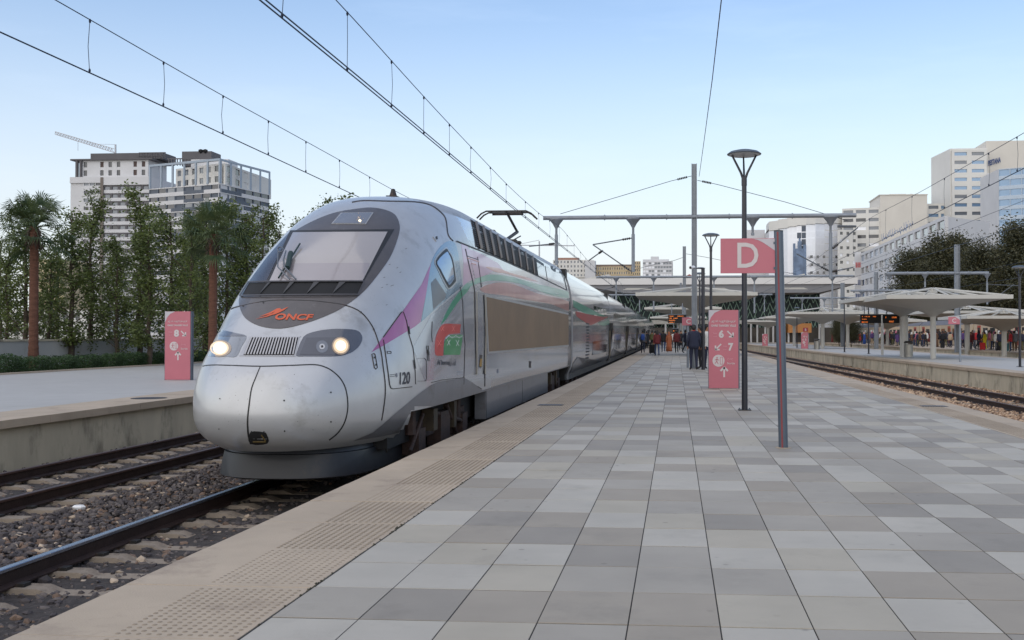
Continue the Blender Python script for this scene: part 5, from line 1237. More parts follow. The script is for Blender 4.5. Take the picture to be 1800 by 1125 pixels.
# --- right: hotel tower
t = bthing(1705, 372, 'tall cream hotel tower with blue-grey windows at the right edge')
Y = 372; z1 = pz(1705, 263, Y)
facade(t, px2(1675, Y), px2(1736, Y+.1), pz(1705, 263+15*21, Y), z1, 21, 2, creamb, [greyglass, blueglass], (.14, .86), (.32, .72))
a_, b_ = px2(1672, Y+.8), px2(1737, Y+.8); core(t, [a_, b_, (b_[0], Y+20), (a_[0]-2, Y+20)], zg, z1+.6, creamb)
boxb(t, 1735, 1850, 247, 600, 378, 20, creamb2, 'rear_block')
facade(t, px2(1737, 370), px2(1752, 370), 0, pz(1740, 306, 370), 18, 1, whiteb, [blueglass], (.15, .85), (.3, .75))
core(t, [px2(1736.5, 370.8), px2(1753, 370.8), px2(1753, 377), px2(1736.5, 377)], zg, pz(1740, 304, 370), whiteb)
o_ = P(1740, 291, Y=376.5); ux_ = P(1757, 283, Y=377)-o_; flat_text('lettering', 'PESTANA', tuple(P(1737, 292, Y=377.6)), (4.4, 0, 1.3), (0, 0, 2.0), mat('sign blue', S(60, 78, 120), .5), t, .05)
t = bthing(1790, 330, 'pale blue glass block in front of the hotel tower at the right edge', 'glass_block')
facade(t, px2(1757, 330), px2(1860, 322), 0, pz(1790, 297, 330), 17, 5, mat('pale blue cladding', S(165, 178, 192), .35, .3), [blueglass], (.03, .97), (.3, .92))
a_, b_ = px2(1756, 331), px2(1860, 323.6); core(t, [a_, b_, (b_[0], 350), (a_[0], 350)], zg, pz(1790, 296, 330), whiteb)
t = bthing(1590, 376, 'stepped cream hotel wing left of the tall hotel tower', 'hotel_wing')
Y = 376
boxb(t, 1548, 1631, 343, 600, Y, 20, creamb2, 'blank_block')
facade(t, px2(1631, Y+3), px2(1675, Y+3), pz(1650, 600, Y), pz(1650, 356, Y), 17, 2, creamb, [greyglass, darkwin, blueglass], (.1, .9), (.35, .75))
core(t, [px2(1631, Y+3.8), px2(1676, Y+3.8), px2(1676, Y+20), px2(1631, Y+20)], zg, pz(1650, 356, Y)-.05, creamb)
facade(t, px2(1481, Y+4), px2(1548, Y+1), pz(1520, 600, Y), pz(1520, 364, Y), 16, 3, creamb, [greyglass, greyglass, darkwin, brightglass], (.1, .88), (.35, .75))
core(t, [px2(1481, Y+4.8), px2(1548, Y+1.8), px2(1548, Y+20), px2(1481, Y+20)], zg, pz(1520, 364, Y)-.05, creamb)
mb = MB(); mb.box((px2(1546, Y)[0], Y-.2, pz(1590, 343, Y)), (px2(1632, Y)[0], Y+20, pz(1590, 341.5, Y))); 
for px_ in (1569, 1574, 1579, 1584, 1589, 1594, 1606, 1615): xx = px2(px_, Y)[0]; mb.box((xx, Y+4, pz(1590, 343, Y)), (xx+.8, Y+5, pz(1590, 338, Y)))
mb.build('roof_edge', creamb2, t)
# curved mirror-glass building
t = bthing(1415, 380, 'bright curved mirror-glass office building with painted dark tower reflection, left of the hotel wing', 'curved_glass_building')
pts = []
for k in range(9): 
    u = k/8; px_ = 1352+u*131; pts.append(px2(px_, 384-10*math.sin(u*math.pi)))
def topy(u): return 388-13*u
for k in range(8):
    zt_ = pz(1420, topy((k+.5)/8), 380)
    facade(t, pts[k], pts[k+1], 0, zt_-3.5, 17, 2, brightglass if k < 6 else creamb, [brightglass] if k != 3 else [slateb, brightglass], (.04, .96), (.06, .94), depth=.08, skip=None)
    mb = MB(); A_, B_ = Vector((*pts[k], 0)), Vector((*pts[k+1], 0)); mb.obox(A_+Vector((0, -.5, zt_-3.4)), B_-A_, Vector((0, 12, 0)), Vector((0, 0, 3.4))); mb.build('parapet', creamb, t)
core(t, [(x, y+.7) for x, y in pts]+[(pts[-1][0], 402), (pts[0][0], 402)], zg, pz(1420, 400, 380), whiteb)
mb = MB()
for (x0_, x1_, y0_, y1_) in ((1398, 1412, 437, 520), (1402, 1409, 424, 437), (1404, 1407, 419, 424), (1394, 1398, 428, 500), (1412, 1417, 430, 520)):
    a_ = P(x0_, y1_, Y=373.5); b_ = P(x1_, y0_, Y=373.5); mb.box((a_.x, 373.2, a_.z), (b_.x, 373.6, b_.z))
mb.build('painted_tower_reflection', mat('painted slate reflection', S(88, 104, 128), .15, .5, .4, .4), t)  # outline of a mirrored tower, its reflection painted as slate boxes
mb = MB()
for r in range(3):
    for c_ in range(5):
        a_ = P(1424+c_*11+(r % 2), 449+r*14, Y=373.4); mb.box((a_.x, 373.1, a_.z-1), (a_.x+.9, 373.5, a_.z))
mb.build('opening_light', darkwin, t)
boxb(t, 1310, 1345, 404, 600, 400, 12, whiteb, 'rear_block')
# cream column with square windows
t = bthing(1490, 368, 'narrow cream block with small square windows beside the mirror glass', 'narrow_block')
facade(t, px2(1474, 366), px2(1508, 368), 0, pz(1490, 404, 367), 15, 3, creamb, [darkwin, darkwin, brightglass], (.28, .72), (.3, .72))
core(t, [px2(1474, 366.8), px2(1508, 368.8), px2(1508, 374), px2(1474, 374)], zg, pz(1490, 404, 367)-.05, creamb)
# receding white office
t = bthing(1560, 250, 'low white office block with blue rooftop lettering running away behind the dark trees', 'office_block')
A_, B_ = px2(1513, 300), px2(1662, 205)
zt_ = pz(1513, 446, 300)
facade(t, A_, B_, 0, zt_, 7, 14, whiteb, [greyglass, darkwin, blueglass], (.12, .9), (.32, .8))
core(t, [(A_[0]+.3, A_[1]+.8), (B_[0]+.3, B_[1]+.8), (B_[0]+12, B_[1]+12), (A_[0]+12, A_[1]+12)], zg, zt_-.05, whiteb)
Av, Bv = Vector((*A_, zt_+.3)), Vector((*B_, zt_+.3)); dv = (Bv-Av)
flat_text('lettering', 'البنك الشعبي للمغرب', tuple(Av+dv*.33), dv*.38, (0, 0, 2.3), mat('sign steel blue', S(96, 120, 160), .5), t, .03)
mb = MB(); mb.box((A_[0]-1.6, A_[1]-.4, 5), (A_[0]+.1, A_[1]+.3, zt_+.5)); mb.build('sign_fin', whiteb, t)
for zz, mm in ((zt_-4, redp), (zt_-9, mat('sign blue', S(60, 78, 120), .5)), (zt_-13, mat('sign blue', S(60, 78, 120), .5)), (zt_-19, redp)):
    mb = MB()
    for k in range(3): mb.box((A_[0]-1.4+.5*k, A_[1]-.45, zz), (A_[0]-1.1+.5*k, A_[1]-.405, zz+1.5))
    mb.build('sign_mark', mm, t)
# --- centre background
t = bthing(1000, 700, 'cream apartment block with grey roofline behind the train roof', 'apartment_block')
Y = 700
facade(t, px2(972, Y), px2(1043, Y), pz(1000, 488, Y), pz(1000, 457, Y), 4, 12, creamb, [darkwin, greyglass], (.25, .7), (.3, .8)); core(t, [px2(972, Y+.9), px2(1043, Y+.9), px2(1043, Y+20), px2(972, Y+20)], zg, pz(1000, 457, Y), creamb)
boxb(t, 980, 1017, 453, 458, Y+4, 8, mat('terracotta roof edge', S(150, 118, 104), .8), 'roof_storey'); boxb(t, 1028, 1046, 458, 490, Y-4, 8, whiteb, 'end_block')
t = bthing(1090, 700, 'long ochre apartment block with a brown top storey right of the cream one', 'apartment_block')
facade(t, px2(1046, Y+5), px2(1112, Y+5), pz(1000, 492, Y), pz(1000, 468, Y), 3, 16, beige, [darkwin, greyglass], (.25, .7), (.3, .8)); core(t, [px2(1046, Y+6), px2(1112, Y+6), px2(1112, Y+20), px2(1046, Y+20)], zg, pz(1000, 468, Y), beige)
boxb(t, 1046, 1112, 465, 471, Y+7, 8, mat('brown storey', S(120, 106, 98), .8), 'roof_storey')
facade(t, px2(1112, Y), px2(1126, Y), pz(1000, 492, Y), pz(1000, 460, Y), 5, 4, beige, [darkwin], (.25, .7), (.3, .8)); core(t, [px2(1112, Y+.9), px2(1126, Y+.9), px2(1126, Y+20), px2(1112, Y+20)], zg, pz(1000, 460, Y), beige)
t = bthing(1157, 690, 'pale glazed block with a rooftop box, centre background', 'office_block')
facade(t, px2(1130, 690), px2(1181, 690), pz(1157, 494, 690), pz(1157, 460, 690), 5, 10, whiteb, [greyglass, brightglass], (.08, .92), (.3, .85)); core(t, [px2(1130, 691), px2(1183, 691), px2(1183, 710), px2(1130, 710)], zg, pz(1157, 459, 690), whiteb)
boxb(t, 1144, 1158, 451, 460, 694, 8, whiteb, 'plant_room'); boxb(t, 1130, 1176, 456, 460, 693, 8, whiteb, 'roof_storey')
t = bthing(1210, 500, 'small orange tiled roof peeking out beside the second mast', 'house'); a_ = px2(1202, 500); b_ = px2(1222, 500)
mb = MB(); mb.box((a_[0], 500, 0), (b_[0], 508, pz(1210, 488, 500))); mb.build('wall', creamb, t)
mb = MB(); zz = pz(1210, 488, 500); mb.prism([(a_[0]-.5, 499.5, zz), (b_[0]+.5, 499.5, zz), ((a_[0]+b_[0])/2, 499.5, pz(1210, 482, 500))], (0, 9, 0)); mb.build('roof', mat('orange tiles', S(170, 90, 66), .8, 0, .2, 3), t)
t = thing('tower_crane', 'tiny distant crane above the cream apartment block', 'crane', loc=tuple(P(948, 470, Y=800))); m = MB()
m.tube(P(948, 470, Y=800), P(948, 424, Y=800), .7, 4); m.tube(P(905, 431, Y=800), P(1010, 432, Y=800), .5, 4); m.tube(P(948, 422, Y=800), P(905, 431, Y=800), .25, 4); m.build('crane_frame', mat('crane paint', (0,0,0)), t)
# far low skyline
for k, (x0_, x1_, yt_, mm, lb) in enumerate(((520, 760, 560, creamb, 'low cream hall far behind the train nose'), (1225, 1300, 500, whiteb, 'low white block far behind the station roof'), (1500, 1600, 560, creamb, 'low cream block behind the right-hand canopies'), (1700, 1900, 545, beige, 'low beige block behind the dark trees'))):
    t = bthing((x0_+x1_)/2, 420, lb, 'low_building'); facade(t, px2(x0_, 420), px2(x1_, 420), -.5, pz((x0_+x1_)/2, yt_, 420), 3, 12, mm, [darkwin], (.25, .7), (.3, .8)); core(t, [px2(x0_, 421), px2(x1_, 421), px2(x1_, 440), px2(x0_, 440)], zg, pz((x0_+x1_)/2, yt_, 420)-.1, mm)

# ================================================================== STATION HALL
t = thing('station_hall', 'station hall with long flat white roof and dark glass front under green triangle lattice', 'station', loc=(0, 190, -.8))
Y = 172
def sx(px, Yv=Y): return P(px, 500, Y=Yv).x
def szz(py, Yv=Y): return P(1200, py, Y=Yv).z
m = MB(); z1_, z0_ = szz(489), szz(500)
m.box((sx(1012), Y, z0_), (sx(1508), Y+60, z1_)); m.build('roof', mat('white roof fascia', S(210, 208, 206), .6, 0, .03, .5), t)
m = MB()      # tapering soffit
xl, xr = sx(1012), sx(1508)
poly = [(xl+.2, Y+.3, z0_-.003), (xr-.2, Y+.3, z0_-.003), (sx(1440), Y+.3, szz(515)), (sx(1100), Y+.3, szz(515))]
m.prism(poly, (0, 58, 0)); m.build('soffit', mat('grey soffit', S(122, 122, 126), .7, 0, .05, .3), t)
m = MB()
for px_ in (1120, 1255, 1395): m.prism([(sx(px_-18), Y+.29, szz(506)), (sx(px_+18), Y+.29, szz(506)), (sx(px_+26), Y+.29, szz(509)), (sx(px_-26), Y+.29, szz(509))], (0, .005, 0))
m.build('soffit_light_panel', canopy_m, t)
m = MB(); m.prism([tuple(P(*q_, Y=Y+12)) for q_ in ((1378,489),(1414,481),(1418,489))], (0, 20, 0)); m.prism([tuple(P(*q_, Y=Y+12)) for q_ in ((1025,490),(1070,482),(1080,489))], (0, 20, 0)); m.prism([tuple(P(*q_, Y=Y+8)) for q_ in ((1225,490),(1320,484),(1370,489))], (0, 6, 0))
m.build('roof_light', canopy_m, t)
YF_ = 182
m = MB(); m.box((sx(1070, YF_), YF_, .2), (sx(1441, YF_), YF_+1, szz(517, YF_))); m.build('glass_front', mat('dark teal glass', S(40, 58, 60), .45, 0, .25, .3, spec=.3), t)
lat = MB(); cw_ = (sx(1441, YF_)-sx(1070, YF_))/32; ch = (szz(519, YF_)-2.6)/4
lm = mat('pale green lattice', S(150, 185, 168), .5, 0, .05)
for r in range(4):
    for c_ in range(32):
        x = sx(1070, YF_)+c_*cw_; z = 2.6+r*ch; top_ = (x+cw_/2, YF_-.25, z+ch)
        if random.random() < .88: lat.tube((x, YF_-.25, z), top_, .07, 4)
        if random.random() < .88: lat.tube((x+cw_, YF_-.25, z), top_, .07, 4)
        if random.random() < .5: lat.tube((x+cw_*.25, YF_-.25, z+ch*.5), (x+cw_*.5, YF_-.25, z), .06, 4)
lat.build('lattice', lm, t)
m = MB(); m.box((sx(1100, YF_), YF_-2.5, 3.2), (sx(1330, YF_), YF_+3, 3.9)); m.build('entrance_canopy', canopy_m, t)
m = MB(); m.box((sx(1381, YF_), YF_-4, 1.7), (sx(1421, YF_), YF_-.3, 3.3)); m.build('timber_kiosk', mat('orange timber', S(190, 130, 74), .6, 0, .1, 1), t)
m = MB()
for px_ in (1110, 1140, 1170, 1250, 1290, 1320, 1331, 1345, 1359, 1372, 1386, 1420, 1440): m.tube((sx(px_, YF_-3), YF_-3, 0), (sx(px_, YF_-3), YF_-3, 3.2), .16, 8)
m.build('hall_column', whiteb, t)
m = MB(); m.box((sx(1070, YF_), YF_-1.0, 0), (sx(1500, YF_), YF_-.5, 2.6)); m.build('shopfront', mat('shop glass', S(70, 64, 58), .4, 0, .6, .3), t)
ad = thing('platform_end_barrier', 'white barrier and kiosk row at the end of the tiled platform', 'barrier', loc=(0, 168, 0)); m = MB(); m.box((-9, 168, 0), (4.5, 168.5, 1.1)); m.build('barrier_panel', whiteb, ad)
hl = tag(thing('concourse_floor'), kind='structure'); MB().box((-12, 176, -.7), (60, 240, ZC+.005)).build('floor_slab', conc, hl)

# ================================================================== RED AND BEIGE TRAIN
rt = thing('commuter_train', 'old beige and red train behind the waiting crowd at the right', 'train', loc=(24, 100, -.55))
XR = lambda y: EC(y)+13.0
red2 = mat('train red', S(168, 62, 50), .4, .1, .08, 1, coat=.3); beige2 = mat('train beige', S(190, 172, 148), .45, 0, .06, 1)
for k in range(5):
    ya, yb = 76+k*24.6, 76+k*24.6+24
    def rx(y, e=0): return EC(y)+24.7+e
    bd = MB(); n = 3.0
    bd.prism([(rx(ya), ya, .1), (rx(ya)+2.8, ya, .1), (rx(ya)+2.8, ya, 2.6), (rx(ya)+2.3, ya, 3.1), (rx(ya)+1.4, ya, 3.25), (rx(ya)+.5, ya, 3.1), (rx(ya), ya, 2.6)], (rx(yb)-rx(ya), yb-ya, 0))
    cb = bd.build('coach_body', beige2, rt)
    m = MB(); m.prism([(rx(ya)-.02, ya-.01, 2.62), (rx(ya)+2.82, ya-.01, 2.62), (rx(ya)+2.32, ya-.01, 3.13), (rx(ya)+1.4, ya-.01, 3.30), (rx(ya)+.48, ya-.01, 3.13)], (rx(yb)-rx(ya), yb-ya+.02, 0)); m.build('roof', mat('train roof grey', S(104, 102, 106), .6), cb, world=False)
    for j in range(9):
        y_ = ya+1.5+j*2.5
        if j in (0, 3, 8):
            m = MB(); m.prism([(rx(y_)-.03, y_, .3), (rx(y_)+.02, y_, .3), (rx(y_)+.02, y_, 2.45), (rx(y_)-.03, y_, 2.45)], (rx(y_+1.2)-rx(y_), 1.2, 0)); d = m.build('door', red2, cb, world=False)
            m = MB(); m.prism([(rx(y_)-.04, y_+.2, 1.3), (rx(y_)+.02, y_+.2, 1.3), (rx(y_)+.02, y_+.2, 2.2), (rx(y_)-.04, y_+.2, 2.2)], (rx(y_+.8)-rx(y_), .8, 0)); m.build('pane', darkwin, d, world=False)
        else:
            m = MB(); m.prism([(rx(y_)-.03, y_, 1.25), (rx(y_)+.02, y_, 1.25), (rx(y_)+.02, y_, 2.15), (rx(y_)-.03, y_, 2.15)], (rx(y_+1.6)-rx(y_), 1.6, 0)); m.build('window', darkwin, cb, world=False)
    m = MB(); m.prism([(rx(ya)-.015, ya+4, 1.05), (rx(ya)+.02, ya+4, 1.05), (rx(ya)+.02, ya+4, 2.3), (rx(ya)-.015, ya+4, 2.3)], (rx(ya+3)-rx(ya), 3, 0)); m.build('livery_block', red2, cb, world=False)
    m = MB(); m.prism([(rx(ya)+.1, ya+1, -.5), (rx(ya)+2.7, ya+1, -.5), (rx(ya)+2.7, ya+1, .1), (rx(ya)+.1, ya+1, .1)], (rx(yb-1)-rx(ya+1), yb-ya-2, 0)); m.build('underframe', dirtyblack, cb, world=False)
# ================================================================== TREES AND PLANTS
def leafmat(name, col, col2):
    m = bpy.data.materials.new(name); m.use_nodes = True; t = m.node_tree; n = t.nodes.new; l = t.links.new; b = t.nodes['Principled BSDF']
    b.inputs['Roughness'].default_value = .55; 
    tc = n('ShaderNodeNewGeometry'); mx = n('ShaderNodeMix'); mx.data_type = 'RGBA'; mx.inputs['A'].default_value = (*col, 1); mx.inputs['B'].default_value = (*col2, 1)
    nz = n('ShaderNodeTexNoise'); nz.inputs['Scale'].default_value = .9; tcc = n('ShaderNodeTexCoord'); l(tcc.outputs['Object'], nz.inputs['Vector'])
    ad_ = n('ShaderNodeMath'); ad_.operation = 'MULTIPLY_ADD'; ad_.inputs[1].default_value = .5; ad_.use_clamp = True; l(tc.outputs['Random Per Island'], ad_.inputs[0])
    mr = n('ShaderNodeMapRange'); mr.inputs['From Min'].default_value = .4; mr.inputs['From Max'].default_value = .65; mr.inputs['To Max'].default_value = .5; l(nz.outputs['Fac'], mr.inputs['Value']); l(mr.outputs[0], ad_.inputs[2])
    l(ad_.outputs[0], mx.inputs['Factor']); l(mx.outputs['Result'], b.inputs['Base Color'])
    tr = n('ShaderNodeBsdfTranslucent'); l(mx.outputs['Result'], tr.inputs['Color']); ms = n('ShaderNodeMixShader'); ms.inputs[0].default_value = .25
    l(b.outputs[0], ms.inputs[1]); l(tr.outputs[0], ms.inputs[2]); l(ms.outputs[0], t.nodes['Material Output'].inputs['Surface']); return m
popl = leafmat('poplar leaves', S(64, 78, 40), S(116, 128, 68)); darkl = leafmat('dark leaves', S(48, 54, 36), S(94, 90, 60)); hedl = leafmat('hedge leaves', S(38, 58, 34), S(66, 92, 46)); palml = leafmat('palm fronds', S(50, 72, 48), S(98, 108, 66))
def leaves_mesh(name, C, size, m, flat=.5, aspect=.65):
    """C: n x 3 leaf centres -> one kinked quad per leaf"""
    n = len(C); a = rng.normal(size=(n, 3)); a[:, 2] *= flat; a /= np.linalg.norm(a, axis=1)[:, None]
    b = rng.normal(size=(n, 3)); b -= a*(a*b).sum(1)[:, None]; b /= np.linalg.norm(b, axis=1)[:, None]
    s = (size*rng.uniform(.6, 1.35, n))[:, None]
    V = np.stack([C-a*s, C+b*s*aspect-a*s*.1, C+a*s, C-b*s*aspect-a*s*.1], 1).reshape(-1, 3)
    me = bpy.data.meshes.new(name); me.vertices.add(4*n); me.vertices.foreach_set('co', V.ravel()); me.loops.add(4*n); me.loops.foreach_set('vertex_index', np.arange(4*n))
    me.polygons.add(n); me.polygons.foreach_set('loop_start', np.arange(n)*4); me.polygons.foreach_set('loop_total', np.full(n, 4)); me.update(calc_edges=True); me.materials.append(m); return me
def branchy(h, spread, nb, seed, base=.25, upright=1.3):
    r = random.Random(seed); tw_ = []; m = MB()
    pts = [Vector((0, 0, 0))]; 
    for k in range(1, 9): pts.append(Vector((r.gauss(0, .02)*h*.3, r.gauss(0, .02)*h*.3, h*k/8*.96)))
    m.path(pts, [h*.016*(1-.85*k/8)+.008 for k in range(9)], 7)
    for i in range(nb):
        z = h*(base+(.95-base)*(i+r.random())/nb); a = r.uniform(0, 6.28); f = (z/h-base)/(1-base)
        ln = spread*(1-.55*f**1.3)*r.uniform(.6, 1.15)*(.55+.45*min(1, f*4+.25))
        k = min(7, int(z/h*8/.96)); o = pts[k].lerp(pts[k+1], z/h*8/.96-k) if k < 8 else pts[-1]
        d = Vector((math.cos(a), math.sin(a), upright)).normalized(); e = o+d*ln; md = o.lerp(e, .5)+Vector((0, 0, -.06*ln))
        m.path([o, md, e], [.03*h/8, .02*h/8, .008*h/8], 4); tw_.append((o, md, e, ln))
    return m, tw_
def crown_points(tw_, n, sig, r_):
    C = []
    for i in range(n):
        o, md, e, ln = tw_[r_.randrange(len(tw_))]; t = r_.random()**.7; p = (o.lerp(md, t*2) if t < .5 else md.lerp(e, t*2-1))
        C.append((p.x+r_.gauss(0, sig), p.y+r_.gauss(0, sig), p.z+r_.gauss(0, sig*1.1)))
    return np.array(C)
def tree_proto(name, h, spread, nb, nl, ls, leafm, seed, base=.2, upright=1.4, sig=.22):
    t = thing(name, 'x', 'tree'); m, tw_ = branchy(h, spread, nb, seed, base, upright)
    m.build('trunk', barkm, t, smooth=True, world=False); r_ = random.Random(seed+50)
    # sub-twigs give the crown its clumps
    cl = []
    for o, md, e, ln in tw_:
        for k in range(5):
            s = md.lerp(e, r_.uniform(-.4, 1)); d = Vector((r_.gauss(0, 1), r_.gauss(0, 1), r_.gauss(.3, .8))).normalized()*ln*r_.uniform(.15, .45); cl.append((s, s+d*.5, s+d, ln))
    C = crown_points(cl, nl, sig, r_)
    link('crown', leaves_mesh('crown', C, ls, leafm), t)
    return cache_tree(t)
pp = [tree_proto('poplar_tree', 7.0, 1.45+.3*(k % 3), 30, 4400, .060, popl, 11+k, .08, 1.05, .15) for k in range(4)]
pts_ = [(-60, 42, 6.6), (12, 43, 6.2), (45, 42, 8.0), (88, 46, 6.0), (125, 43, 8.0), (160, 45, 8.4), (205, 44, 6.2), (245, 47, 9.2), (262, 43, 7.0), (300, 46, 8.0), (335, 43, 7.2), (362, 52, 9.6), (398, 49, 9.3), (432, 50, 8.8), (462, 50, 8.4), (490, 54, 8.8), (518, 56, 8.4), (556, 56, 9.9), (590, 57, 10.3), (205, 60, 8.0), (335, 62, 9.6), (100, 62, 7.8), (0, 60, 8)]
placeL = ['at the far left edge', 'left of the first palm', 'rising just behind the first palm', 'right of the first palm, short', 'in front of the brown tower corner', 'tallest of the pair before the white tower', 'short and thin between the towers', 'tall and dense before the twin towers', 'slender, just right of the tall dense one', 'left of the pink 8 totem', 'directly behind the pink 8 totem', 'behind the second palm, tallest crown', 'right of the second palm top', 'between the second palm and the train windscreen', 'beside the train nose, low crown', 'with its tip touching the sky left of the train roof', 'whose tip shows over the train roof', 'peeking over the train roof line, left of the highest tip', 'with the highest tip over the train roof, by the aerial', 'in the second row behind the slim ones', 'in the second row left of the second palm', 'in the second row behind the first palm', 'in the second row at the left edge']
used = set()
for i, (px, Y, h) in enumerate(pts_):
    p = px2(px, Y); k = i % 4; sc = h/8.0*random.uniform(.95, 1.05)
    if k not in used: o = pp[k][0]; used.add(k)
    else: o = dup(pp[k])
    o.location = (p[0], p[1], ZL-.05); o.rotation_euler.z = random.uniform(0, 6.28); o.scale = (sc*random.uniform(.9, 1.2),)*2+(sc,)
    o['label'] = 'leafy poplar '+placeL[i]; o['group'] = 'poplars along the left boundary wall'
# palms
def palm(px, py_foot, py_c, Y, label, seed):
    r = random.Random(seed); p = px2(px, Y); zc = P(px, py_c, Y=Y).z; t = thing('palm_tree', label, 'tree', 'palms on the left', loc=(p[0], p[1], ZL-.04))
    h = zc-ZL; m = MB(); n = 46; vs = []
    prof_ = []
    for k in range(n): z = h*k/(n-1)*.98; rr = .21-.04*min(1, z/1.2)*1.0-.02*z/h+(.012 if k % 2 else 0); prof_.append((rr, z))
    m.lathe(prof_, (0, 0, 0), 14); m.build('trunk', palmbark, t, smooth=False, world=False)
    m = MB()
    for k in range(60):
        a = r.uniform(0, 6.28); z = h*.86+r.random()*h*.12; m.tube((.16*math.cos(a), .16*math.sin(a), z), (.34*math.cos(a), .34*math.sin(a), z-r.uniform(.1, .5)), .03, 4, r2=.006)
    m.build('old_stubs', barkm, t, world=False)
    for k in range(46):
        el = math.radians(-40+115*(k/45)**.9+r.uniform(-8, 8)); a = r.uniform(0, 6.28); ln = r.uniform(.85, 1.15)
        d = Vector((math.cos(a)*math.cos(el), math.sin(a)*math.cos(el), math.sin(el))); o = Vector((0, 0, h*.97)); e = o+d*ln+Vector((0, 0, -.12*ln*math.cos(el)))
        m = MB(); m.path([o, o.lerp(e, .5)+Vector((0, 0, .06)), e], [.025, .016, .012], 4)
        sd_ = d.cross(Vector((0, 0, 1))).normalized(); upv = sd_.cross(d).normalized(); nb_ = 20
        for j in range(nb_):
            th_ = math.radians(-100+200*j/(nb_-1)); bl = r.uniform(.68, .9)*(1-.22*abs(th_)/1.75)
            dr = (d*math.cos(th_)+sd_*math.sin(th_)+upv*(.12*math.cos(th_*2))).normalized(); mid = e+dr*bl*.6; tip = e+dr*bl+Vector((0, 0, -r.uniform(.1, .38))); wv = dr.cross(upv).normalized()*.024
            m.add([e-wv*.4, e+wv*.4, mid+wv, mid-wv, tip], [(0, 1, 2, 3), (3, 2, 4)])
        m.build('frond', palml, t, world=False)
palm(59, 625, 392, 38.5, 'fan palm with a red-brown trunk at the far left', 3)
palm(374, 600, 405, 41.5, 'fan palm with a red-brown trunk beside the silver train nose', 5)
# hedge bushes
hp_ = []
for k in range(3):
    n = 5200; r_ = rng; C = np.stack([r_.uniform(-.42, .42, n), r_.uniform(-.75, .75, n), r_.uniform(.02, .58, n)], 1)
    C[:, 2] *= 1+.10*np.sin(C[:, 1]*5+k)+.06*np.sin(C[:, 0]*9); edge = np.maximum(abs(C[:, 0])/.42, np.maximum(abs(C[:, 1])/.75, abs(C[:, 2]-.3)/.3)); C = C[edge > .55]
    t = thing('hedge_bush', 'x', 'bush'); link('foliage', leaves_mesh('foliage', C, .028, hedl), t); m = MB()
    for j in range(5): m.tube((random.uniform(-.1, .1), -.5+j*.25, 0), (random.uniform(-.2, .2), -.5+j*.25, .4), .015, 4)
    m.build('stem', barkm, t, world=False); hp_.append(cache_tree(t))
usedh = set(); ORD = 'first second third fourth fifth sixth seventh eighth ninth tenth eleventh twelfth thirteenth fourteenth fifteenth sixteenth seventeenth eighteenth nineteenth twentieth'.split()
for i in range(34):
    y = 30.5+i*1.66+random.uniform(-.08, .08); k = i % 3
    if k not in usedh: o = hp_[k][0]; usedh.add(k)
    else: o = dup(hp_[k])
    o.location = (-23.1+random.uniform(-.05, .05), y, ZL-.03); o.scale = (1, random.uniform(.92, 1.05), random.uniform(.9, 1.15))
    o['label'] = (ORD[i]+' clipped bush from the left edge in the low hedge row' if i < 20 else 'clipped bush of the hedge hidden farther back behind the silver train'); o['group'] = 'clipped hedge bushes along the left kerb'
# dark trees at the right
dp = [tree_proto('broadleaf_tree', 16, 6.5, 70, 30000, .15, darkl, 31+k, .2, .7, .7) for k in range(2)]
dl = [(1612, 178, 15.6, 'round dark tree behind the funnel canopy, leftmost of the dark group'), (1668, 176, 17.6, 'dark tree rising behind the right-hand catenary mast'), (1735, 160, 14.6, 'broad dark tree right of the catenary mast'), (1800, 150, 16.6, 'dark tree at the right edge, tallest of the group'), (1700, 182, 15.6, 'dark tree filling the middle of the right group'), (1860, 140, 15.8, 'dark tree cut by the right-hand edge'), (1775, 165, 13, 'lower dark tree behind the beige and red train'), (1640, 172, 13, 'lower dark tree behind the big canopy'), (1412, 230, 11, 'small dark tree top showing over the station roof')]
usedd = set()
for i, (px, Y, h, lb) in enumerate(dl):
    k = i % 2
    if k not in usedd: o = dp[k][0]; usedd.add(k)
    else: o = dup(dp[k])
    p = px2(px, Y); s = h/16; o.location = (p[0], p[1], -.7); o.scale = (s*1.1, s*1.1, s); o.rotation_euler.z = random.uniform(0, 6.28); o['label'] = lb; o['group'] = 'dark trees at the right'
for i, (px, Y, h, lb) in enumerate(((1496, 140, 5.0, 'small shrubby tree left of the display boards'), (1100, 200, 4, 'low shrub by the station front near the train'), (1475, 150, 4.2, 'small leafy tree below the catenary wires'))):
    o = dup(dp[i % 2]); p = px2(px, Y); s = h/16; o.location = (p[0], p[1], -.7); o.scale = (s, s, s); o['label'] = lb; o['group'] = 'small shrubs by the station'
